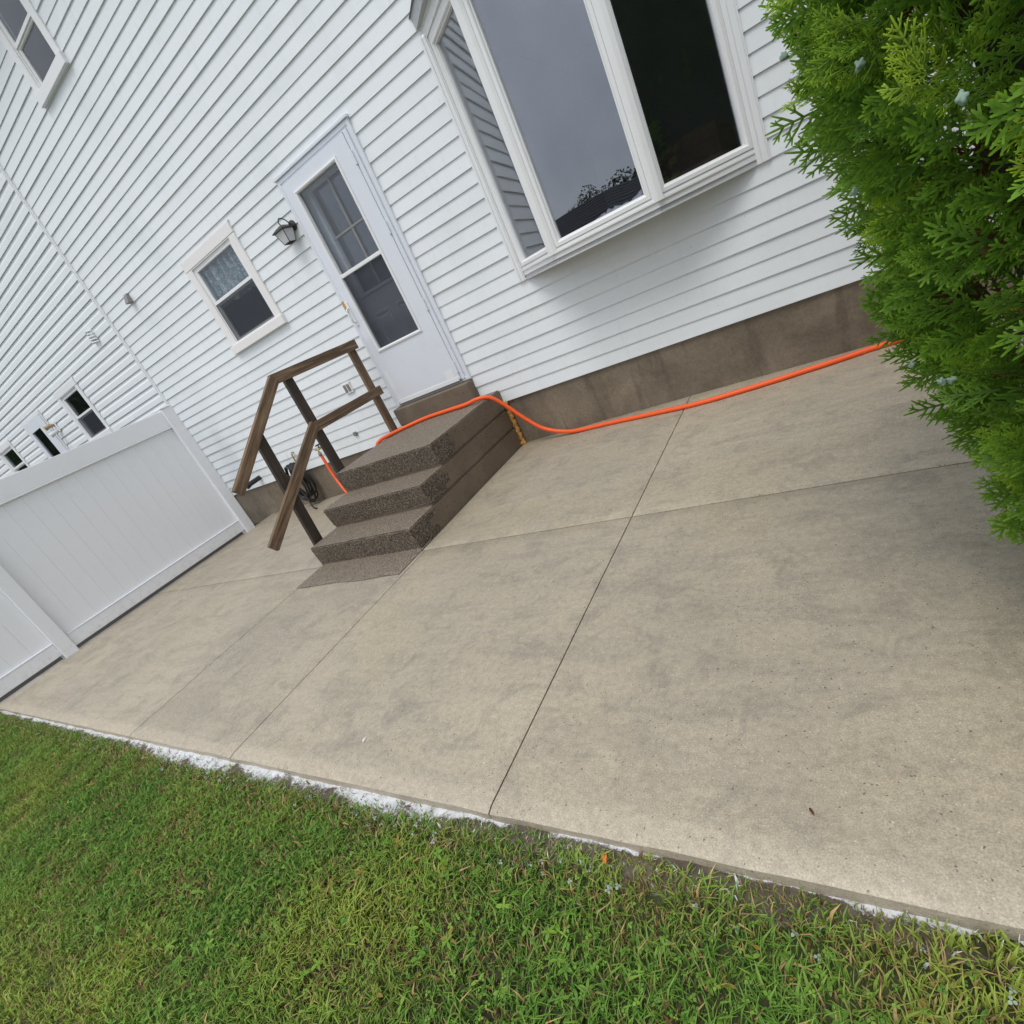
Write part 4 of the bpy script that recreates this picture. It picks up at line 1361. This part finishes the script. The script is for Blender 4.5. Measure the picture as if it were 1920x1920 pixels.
def arborvitae(loc, label, seed, nspray, nparts, density_front=True, hscale=1.0):
    rn = random.Random(seed)
    tree = empty('arborvitae', loc, label, 'tree')
    L0 = Vector(loc)
    # trunk and limbs
    tk = MB()
    tk.tube([(loc[0], loc[1], loc[2]), (loc[0] + .02, loc[1], 0.8), (loc[0], loc[1] + .02, 1.8), (loc[0], loc[1], 2.9)], [0.075, 0.06, 0.04, 0.012], 10)
    trunk = tk.build('trunk', M['bark'], tree, smooth=True)
    lb = MB()
    for k in range(60):
        z = rn.uniform(0.1, 2.5); a = rn.uniform(0, 2 * PI); rr_ = crown_r(z + 0.35) * rn.uniform(0.6, 0.9)
        dv_ = Vector((math.cos(a), math.sin(a), 0))
        p0 = L0 * 1.0; p0.z = z
        lb.tube([p0, p0 + dv_ * rr_ * 0.45 + Vector((0, 0, 0.10)), p0 + dv_ * rr_ + Vector((0, 0, 0.38))], [0.016, 0.010, 0.003], 5)
    lb.build('branches', M['bark'], tree, smooth=True)
    # inner mass of dead brown twigs around a dark heart
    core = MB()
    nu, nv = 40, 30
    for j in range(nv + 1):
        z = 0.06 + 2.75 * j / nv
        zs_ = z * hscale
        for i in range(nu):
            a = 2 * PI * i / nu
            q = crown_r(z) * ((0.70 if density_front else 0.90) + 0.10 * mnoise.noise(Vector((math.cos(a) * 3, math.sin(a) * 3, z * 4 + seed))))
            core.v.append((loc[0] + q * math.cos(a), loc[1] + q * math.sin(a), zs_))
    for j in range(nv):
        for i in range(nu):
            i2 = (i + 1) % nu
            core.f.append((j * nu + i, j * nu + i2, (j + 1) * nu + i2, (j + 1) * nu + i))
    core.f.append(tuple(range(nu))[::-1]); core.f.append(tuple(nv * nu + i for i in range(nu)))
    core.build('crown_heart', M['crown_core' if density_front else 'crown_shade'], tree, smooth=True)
    tw = MB()
    for k in range(900 if density_front else 200):
        z = rn.uniform(0.15, 2.3); a = rn.uniform(0, 2 * PI); q = crown_r(z)
        dv_ = Vector((math.cos(a), math.sin(a), 0))
        p0 = Vector((loc[0], loc[1], z)) + dv_ * q * rn.uniform(0.62, 0.80)
        p1 = p0 + (dv_ * rn.uniform(0.05, 0.16) + Vector((rn.uniform(-.08, .08), rn.uniform(-.08, .08), rn.uniform(-0.02, 0.14))))
        tw.tube([p0, p1], [0.0022, 0.0010], 3, False)
    tws = tw.build('dead_twigs', M['dead_twig'], tree)
    tws['kind'] = 'stuff'
    # sprays
    full = [make_spray(100 + i, L=0.070 + 0.009 * i, thick=True) for i in range(6)]
    lite = [make_spray(200 + i, L=0.070 + 0.010 * i, thick=False) for i in range(6)]
    camv = CAM - L0; camv.z = 0
    acam = math.atan2(camv.y, camv.x)
    spots = []
    hs = hscale
    # a deep shaded layer first, then branch ends that carry the bright sprays
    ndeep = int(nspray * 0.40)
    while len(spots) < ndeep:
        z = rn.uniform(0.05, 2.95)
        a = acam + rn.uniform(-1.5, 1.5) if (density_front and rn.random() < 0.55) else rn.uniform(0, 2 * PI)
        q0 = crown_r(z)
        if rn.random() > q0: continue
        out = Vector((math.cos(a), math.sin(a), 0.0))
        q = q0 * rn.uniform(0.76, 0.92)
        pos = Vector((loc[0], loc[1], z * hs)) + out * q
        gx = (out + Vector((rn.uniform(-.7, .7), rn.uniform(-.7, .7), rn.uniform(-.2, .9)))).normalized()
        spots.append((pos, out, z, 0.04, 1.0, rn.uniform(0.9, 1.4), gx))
    while len(spots) < nspray:
        z = rn.uniform(0.05, 3.0)
        if density_front and rn.random() < 0.62: a = acam + rn.uniform(-1.45, 1.45); z = rn.uniform(0.08, 2.1)
        else: a = rn.uniform(0, 2 * PI)
        q0 = crown_r(z)
        if rn.random() > q0: continue
        out = Vector((math.cos(a), math.sin(a), 0.0))
        tip = Vector((loc[0], loc[1], z * hs)) + out * q0 * rn.uniform(0.87, 1.005)
        bd = (out * rn.uniform(0.5, 1.0) + Vector((rn.uniform(-.45, .45), rn.uniform(-.45, .45), rn.uniform(0.05, 1.0)))).normalized()
        bl = rn.uniform(0.12, 0.26)
        root = tip - bd * bl
        vig = min(1.0, max(0.02, rn.gauss(0.46, 0.36)))
        e1 = bd.orthogonal().normalized(); e2 = bd.cross(e1)
        roll = rn.uniform(0, 2 * PI)
        for k2 in range(rn.randrange(10, 17)):
            t_ = rn.random() ** 0.7
            an = roll + (k2 % 2) * PI + rn.uniform(-0.7, 0.7)
            sd_ = e1 * math.cos(an) + e2 * math.sin(an)
            gx = (bd * rn.uniform(0.6, 1.1) + sd_ * rn.uniform(0.25, 0.9) * (1.1 - 0.6 * t_)).normalized()
            pos = root + bd * (bl * t_ * 0.8) + sd_ * 0.012
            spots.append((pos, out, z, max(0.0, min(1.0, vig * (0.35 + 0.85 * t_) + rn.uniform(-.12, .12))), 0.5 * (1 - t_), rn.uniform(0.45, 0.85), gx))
    # nearest visible outer sprays become parts of their own
    order = sorted(range(len(spots)), key=lambda i: (spots[i][0] - CAM).length + spots[i][4] * 0.8 + (0.6 if spots[i][0].z < 0.3 else 0)) if nparts else []
    single = set(order[:nparts])
    protos = {}
    VV, TT, FF, base = [], [], [], 0
    for i, (pos, out, z, bright, deep, sc, gx) in enumerate(spots):
        gx, ny, gz = spray_frame(rn, gx, out)
        mm = Matrix((gx, ny, gz)).transposed()
        dead = deep > 0.9 and (pos - Vector((loc[0], loc[1], pos.z))).length < 0.80 * crown_r(z) and rn.random() < 0.22
        if i in single:
            bq = min(3, int(bright * 4)); key = (rn.randrange(6), bq)
            if key not in protos:
                V, F, T = full[key[0]]
                me = bpy.data.meshes.new('leaf_spray')
                me.from_pydata(V.tolist(), [], F)
                set_tint(me, tint_cols(T, (bq + 0.5) / 4))
                me.polygons.foreach_set('use_smooth', [True] * len(me.polygons))
                me.materials.append(M['foliage'])
                protos[key] = me
            o = bpy.data.objects.new('leaf_spray', protos[key])
            COL.objects.link(o)
            o.parent = tree
            m4 = mm.to_4x4() @ Matrix.Scale(sc, 4)
            m4.translation = pos - L0
            o.matrix_local = m4
        else:
            near = (pos - CAM).length < 1.48 and deep < 0.45
            V, F, T = (full if near else lite)[rn.randrange(6)]
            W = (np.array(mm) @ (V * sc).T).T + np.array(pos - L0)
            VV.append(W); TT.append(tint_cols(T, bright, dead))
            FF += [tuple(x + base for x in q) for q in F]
            base += len(V)
    me = bpy.data.meshes.new('crown')
    me.from_pydata(np.concatenate(VV).tolist(), [], FF)
    set_tint(me, np.concatenate(TT))
    me.materials.append(M['foliage'])
    cr_ = link_mesh('crown', me, tree)
    cr_['kind'] = 'stuff'
    return tree, spots


tree, spots = arborvitae(TREE, 'bushy bright green arborvitae filling the upper right corner', 21, 8300, 300)
# bluish seed cones nestling in the foliage
RM = np.array(R_CAM)


def ray_at(u, v, dist):
    w = RM.T @ np.array([u - 960, v - 960, 998.745]); w /= np.linalg.norm(w)
    return CAM + Vector(w) * dist


rn = random.Random(4)
for (u, v, dist) in ((1801, 183, 1.02), (1470, 108, 1.50), (1765, 716, 1.42), (1784, 712, 1.42), (1710, 686, 1.50), (1612, 122, 1.30), (1600, 360, 1.42)):
    p = ray_at(u, v, dist)
    bm = bmesh.new()
    bmesh.ops.create_icosphere(bm, subdivisions=3, radius=0.0070)
    spikes = [Vector((rn.gauss(0, 1), rn.gauss(0, 1), rn.gauss(0, 1))).normalized() for _ in range(9)]
    for vv in bm.verts:
        nn_ = vv.co.normalized()
        vv.co *= 0.62 + 0.75 * max(max(0.0, nn_.dot(s_)) ** 7 for s_ in spikes)
        vv.co.z *= 1.2
    for vv in bm.verts: vv.co += p - TREE
    me = bpy.data.meshes.new('seed_cone')
    for f_ in bm.faces: f_.smooth = True
    bm.to_mesh(me); bm.free()
    me.materials.append(M['cone'])
    link_mesh('seed_cone', me, tree)

# unseen second tree, added to darken the reflection in the bay's right side light
arborvitae(Vector((5.35, -1.75, -0.09)), 'unseen second arborvitae nearer the house, added to darken the right bay pane', 33, 1100, 0, False, 1.9)

# ------------------------------------------------------------------ lawn
def lawn_height(x, y):
    return GZ + 0.018 * mnoise.noise(Vector((x * 1.3, y * 1.3, 0)))


def build_grass():
    V, F, T = [], [], []
    r_ = np.random.default_rng(3)
    pts = []
    for (x0, x1, y0, y1, dens) in ((-5.0, 3.9, PE - 0.85, PE - 0.01, 26000), (-2.5, 3.9, PE - 1.6, PE - 0.85, 18000), (-7.5, 6.5, -8.5, PE - 1.6, 700), (-7.5, -2.5, PE - 1.6, PE - 0.85, 2500), (3.9, 6.5, PE - 1.6, PE + 0.2, 2500)):
        n_ = int((x1 - x0) * (y1 - y0) * dens)
        p = np.stack([r_.uniform(x0, x1, n_), r_.uniform(y0, y1, n_)], 1)
        pts.append(p)
    P = np.concatenate(pts)
    # thin out towards the slab and in worn patches
    keep = np.ones(len(P), bool)
    val = np.array([mnoise.noise(Vector((x * 2.1, y * 2.1, 4))) for x, y in P])
    val2 = np.array([mnoise.noise(Vector((x * 6, y * 6, 9))) for x, y in P])
    off = PE - P[:, 1]
    edge = 0.026 + 0.022 * val2 + np.interp(P[:, 0], [-4, -1, -0.4, 0.0, 0.4, 1.0, 1.5, 1.8, 3.0, 3.5], [0.01, 0.01, 0.05, 0.06, 0.03, 0.03, 0.03, -0.005, -0.015, 0.0])
    keep &= (off > edge) | (r_.random(len(P)) < 0.10)
    keep &= r_.random(len(P)) < np.clip(1.25 + 0.7 * val, 0.65, 1)
    P, val, val2, off, edge = P[keep], val[keep], val2[keep], off[keep], edge[keep]
    n_ = len(P)
    zg = np.array([lawn_height(x, y) for x, y in P])
    zg = np.where(off < 0.10, np.maximum(zg, -0.045), zg)
    h = (0.016 + 0.036 * r_.random(n_) ** 1.5) * (1 + 0.45 * val2)
    h *= np.clip(0.55 + off / 0.25, 0.55, 1.0)
    w = r_.uniform(0.0009, 0.0023, n_)
    wide = r_.random(n_) < 0.16
    w = np.where(wide, w * 1.8, w)
    a = r_.uniform(0, 2 * PI, n_)
    lean = r_.uniform(0.15, 1.25, n_)
    fx, fy = np.cos(a), np.sin(a)
    # a common lie of the blades
    lx, ly = 0.35 + 0.5 * val2, 0.25
    dx, dy = fx * lean + lx * 0.5, fy * lean + ly * 0.5
    sx, sy = -fy, fx
    base = np.stack([P[:, 0], P[:, 1], zg - 0.004], 1)
    s3 = np.stack([sx, sy, np.zeros(n_)], 1) * w[:, None]
    m3 = base + np.stack([dx * h * 0.35, dy * h * 0.35, h * 0.68], 1)
    t3 = base + np.stack([dx * h * 1.0, dy * h * 1.0, h * (1.02 - 0.30 * np.minimum(lean, 1.2))], 1)
    V = np.stack([base - s3, base + s3, m3 - s3 * 0.85, m3 + s3 * 0.85, t3], 1).reshape(-1, 3)
    idx = (np.arange(n_) * 5)[:, None]
    quads = idx + np.array([[0, 1, 3, 2]])
    tris = idx + np.array([[2, 3, 4]])
    # colours
    g0 = np.array([0.060, 0.140, 0.020]); g1 = np.array([0.132, 0.235, 0.036]); g2 = np.array([0.225, 0.270, 0.045]); straw = np.array([0.34, 0.245, 0.10]); brown = np.array([0.12, 0.07, 0.03]); white = np.array([0.60, 0.66, 0.62])
    u = r_.random(n_)[:, None]
    c = g0 * (1 - u) + g1 * u
    yel = np.clip(val * 1.3 + r_.uniform(-0.15, 0.55, n_), 0, 1)[:, None] * 0.8
    c = c * (1 - yel) + g2 * yel
    rs = r_.random(n_)
    dry = rs < (0.065 + 0.24 * np.clip(-val2 * 1.8, 0, 1) + 0.30 * np.exp(-((off - 0.11) / 0.06) ** 2) * 0.6)
    c[dry] = straw * r_.uniform(0.5, 1.1, (dry.sum(), 1))
    bn = (rs > 0.955)
    c[bn] = brown * r_.uniform(0.6, 1.3, (bn.sum(), 1))
    wpot = np.interp(P[:, 0], [-4.4, -2, -0.8, 0, 1.0, 1.6, 2.4, 3.0, 3.6], [0.5, 0.6, 0.7, 0.7, 0.7, 0.9, 0.55, 0.35, 0.4])
    wht = (r_.random(n_) < 0.7 * wpot * np.exp(-np.clip(off - edge, 0, 1) / 0.035) * np.clip(0.9 + 1.4 * val2, 0.15, 1.0))
    wht &= h < 0.026
    c[wht] = c[wht] * 0.25 + white * 0.75 * r_.uniform(0.6, 1.1, (wht.sum(), 1))
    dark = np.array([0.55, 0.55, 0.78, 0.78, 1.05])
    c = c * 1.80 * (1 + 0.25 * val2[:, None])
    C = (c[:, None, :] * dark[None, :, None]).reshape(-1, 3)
    me = bpy.data.meshes.new('grass')
    nl = n_ * 7
    me.vertices.add(len(V)); me.vertices.foreach_set('co', V.ravel())
    me.loops.add(nl); me.polygons.add(n_ * 2)
    li = np.concatenate([quads, tris], 1).reshape(-1)
    me.loops.foreach_set('vertex_index', li.astype(np.int32))
    ls = (np.arange(n_)[:, None] * 7 + np.array([[0, 4]])).reshape(-1)
    me.polygons.foreach_set('loop_start', ls.astype(np.int32))
    me.update(calc_edges=True)
    set_tint(me, C)
    me.materials.append(M['grass'])
    o = link_mesh('grass', me)
    return tag(o, 'short green lawn grass with dry straw-coloured blades', 'grass', kind='stuff')


build_grass()


def build_clover():
    """clover and broad weeds growing through the grass"""
    r_ = random.Random(8)
    V, F, C = [], [], []

    def blade(p, ax, side, up, L, W, col, n_=4, fold=0.2, curl=0.3):
        b = len(V)
        for i in range(n_ + 1):
            t_ = i / n_
            w_ = W * math.sin(PI * (0.06 + 0.90 * t_)) ** 0.75
            q = p + ax * (L * t_) + up * (-curl * L * t_ * t_)
            V.append(tuple(q - side * w_ + up * fold * w_)); V.append(tuple(q)); V.append(tuple(q + side * w_ + up * fold * w_))
            for k in range(3): C.append(tuple(c_ * (0.8 if k == 1 else 1.0) for c_ in col))
        for i in range(n_):
            for j in range(2): F.append((b + i * 3 + j, b + i * 3 + j + 1, b + (i + 1) * 3 + j + 1, b + (i + 1) * 3 + j))

    for k in range(14500):
        x = r_.uniform(-4.6, 3.8); y = PE - 0.06 - 1.45 * r_.random() ** 1.1
        if mnoise.noise(Vector((x * 1.6, y * 1.6, 20))) + r_.uniform(-0.35, 0.35) < -0.08: continue
        z = lawn_height(x, y) + r_.uniform(0.016, 0.040)
        p = Vector((x, y, z))
        tl = Vector((r_.uniform(-.35, .35), r_.uniform(-.35, .35), 1)).normalized()
        a0 = r_.uniform(0, 2 * PI)
        u_ = r_.random()
        col = (0.110 + 0.15 * u_, 0.255 + 0.19 * u_, 0.035 + 0.025 * u_)
        uu = r_.random()
        if uu < 0.05: col = (0.30, 0.24, 0.04)
        elif uu < 0.10: col = (0.17, 0.085, 0.035)
        painted = PE - y < 0.13
        if painted and r_.random() < 0.35: col = (0.42, 0.50, 0.42)
        e1 = tl.orthogonal().normalized(); e2 = tl.cross(e1)
        if painted or r_.random() < 0.72:
            L = r_.uniform(0.004, 0.0085)
            for q in range(3):
                a = a0 + q * 2 * PI / 3
                ax = e1 * math.cos(a) + e2 * math.sin(a)
                blade(p + ax * 0.001, ax, tl.cross(ax), tl, L, L * 0.46, col, 3)
        else:
            nl = r_.randrange(2, 6)
            L = r_.uniform(0.012, 0.028)
            for q in range(nl):
                a = a0 + q * 2 * PI / nl + r_.uniform(-.3, .3)
                ax = (e1 * math.cos(a) + e2 * math.sin(a) + tl * r_.uniform(0.0, 0.5)).normalized()
                sd_ = tl.cross(ax).normalized()
                blade(p - tl * 0.012, ax, sd_, tl, L, L * r_.uniform(0.13, 0.24), col, 4)
    me = bpy.data.meshes.new('clover')
    me.from_pydata(V, [], F)
    set_tint(me, np.array(C))
    me.polygons.foreach_set('use_smooth', [True] * len(me.polygons))
    me.materials.append(M['grass'])
    o = link_mesh('clover', me)
    return tag(o, 'clover and small broad-leaved weeds scattered through the lawn', 'clover', kind='stuff')


build_clover()

# ------------------------------------------------------------------ what stands behind the photographer, seen only in the panes
bk = empty('back_house', (-12.0, -46, GZ), 'house with a dark shingled roof mirrored in the bay window', 'house')
MB().box(-27, 3.0, -52, -42.5, GZ, 2.7).build('wall', M['far_wall'], bk)
MB().add([(-28, -42, 2.6), (4, -42, 2.6), (4, -47, 4.7), (-28, -47, 4.7), (4, -52.5, 2.6), (-28, -52.5, 2.6)],
         [(0, 1, 2, 3), (3, 2, 4, 5), (1, 4, 2), (0, 3, 5), (0, 5, 4, 1)]).build('roof', M['shingle'], bk)
for k in range(9):
    yy = -42.4 - k * 0.52
    MB().box(-28, 4, yy - 0.04, yy, 2.60 + (-42 - yy) * 0.42 + 0.0, 2.60 + (-42 - yy) * 0.42 + 0.05).build('shingle_course', M['shingle'], bk)


def far_tree(loc, h, rad, seed, label, dense=True):
    rn = random.Random(seed)
    t = empty('shade_tree', loc, label, 'tree', 'trees behind the lawn')
    MB().tube([loc, (loc[0], loc[1], loc[2] + h * 0.35), (loc[0] + .2, loc[1], loc[2] + h * 0.8)], [rad * 0.09, rad * 0.07, rad * 0.02], 8).build('trunk', M['bark'], t)
    hb_ = MB()
    bm = bmesh.new(); bmesh.ops.create_icosphere(bm, subdivisions=3, radius=1.0)
    for v in bm.verts:
        q = 1 + 0.35 * mnoise.noise(v.co * 2.2 + Vector((seed, 0, 0)))
        hb_.v.append((loc[0] + v.co.x * rad * 0.62 * q, loc[1] + v.co.y * rad * 0.62 * q, loc[2] + h * 0.60 + v.co.z * h * 0.27 * q))
    bm.verts.index_update(); hb_.f = [tuple(v.index for v in f_.verts) for f_ in bm.faces]; bm.free()
    if dense: hb_.build('crown_heart', M['crown_shade'], t, smooth=True)
    V, F = [], []
    cs = [Vector((loc[0] + rn.gauss(0, rad * .42), loc[1] + rn.gauss(0, rad * .42), loc[2] + h * 0.62 + rn.gauss(0, h * .15))) for _ in range(34)]
    for k in range(5200 if dense else 2200):
        c0 = rn.choice(cs)
        p = c0 + Vector((rn.gauss(0, 1), rn.gauss(0, 1), rn.gauss(0, 1))).normalized() * rad * 0.36 * rn.random() ** 0.4
        e1 = Vector((rn.gauss(0, 1), rn.gauss(0, 1), rn.gauss(0, 1))).normalized(); e2 = e1.orthogonal().normalized()
        s_ = 0.16
        b = len(V)
        V += [tuple(p - e1 * s_), tuple(p + e2 * s_ * .6), tuple(p + e1 * s_), tuple(p - e2 * s_ * .6)]
        F.append((b, b + 1, b + 2, b + 3))
    me = bpy.data.meshes.new('crown')
    me.from_pydata([(v[0] - loc[0], v[1] - loc[1], v[2] - loc[2]) for v in V], [], F)
    set_tint(me, np.tile(np.array([[0.045, 0.085, 0.025]]), (len(V), 1)))
    me.materials.append(M['grass'])
    c_ = link_mesh('crown', me, t)
    c_['kind'] = 'stuff'


far_tree((-17, -56, GZ), 5.8, 3.4, 1, 'low shade tree behind the mirrored roof, left of the others')
far_tree((-10.5, -57, GZ), 6.9, 3.6, 2, 'middle shade tree behind the mirrored roof')
far_tree((-4.0, -50, GZ), 9.5, 3.8, 3, 'tallest shade tree right of the mirrored roof')
far_tree((-31.0, -9.5, GZ), 8.0, 3.8, 5, 'shade tree far left beyond the fence, mirrored in the neighbouring windows')
far_tree((-39.0, -11.0, GZ), 8.5, 4.2, 6, 'outermost shade tree far left beyond the fence')
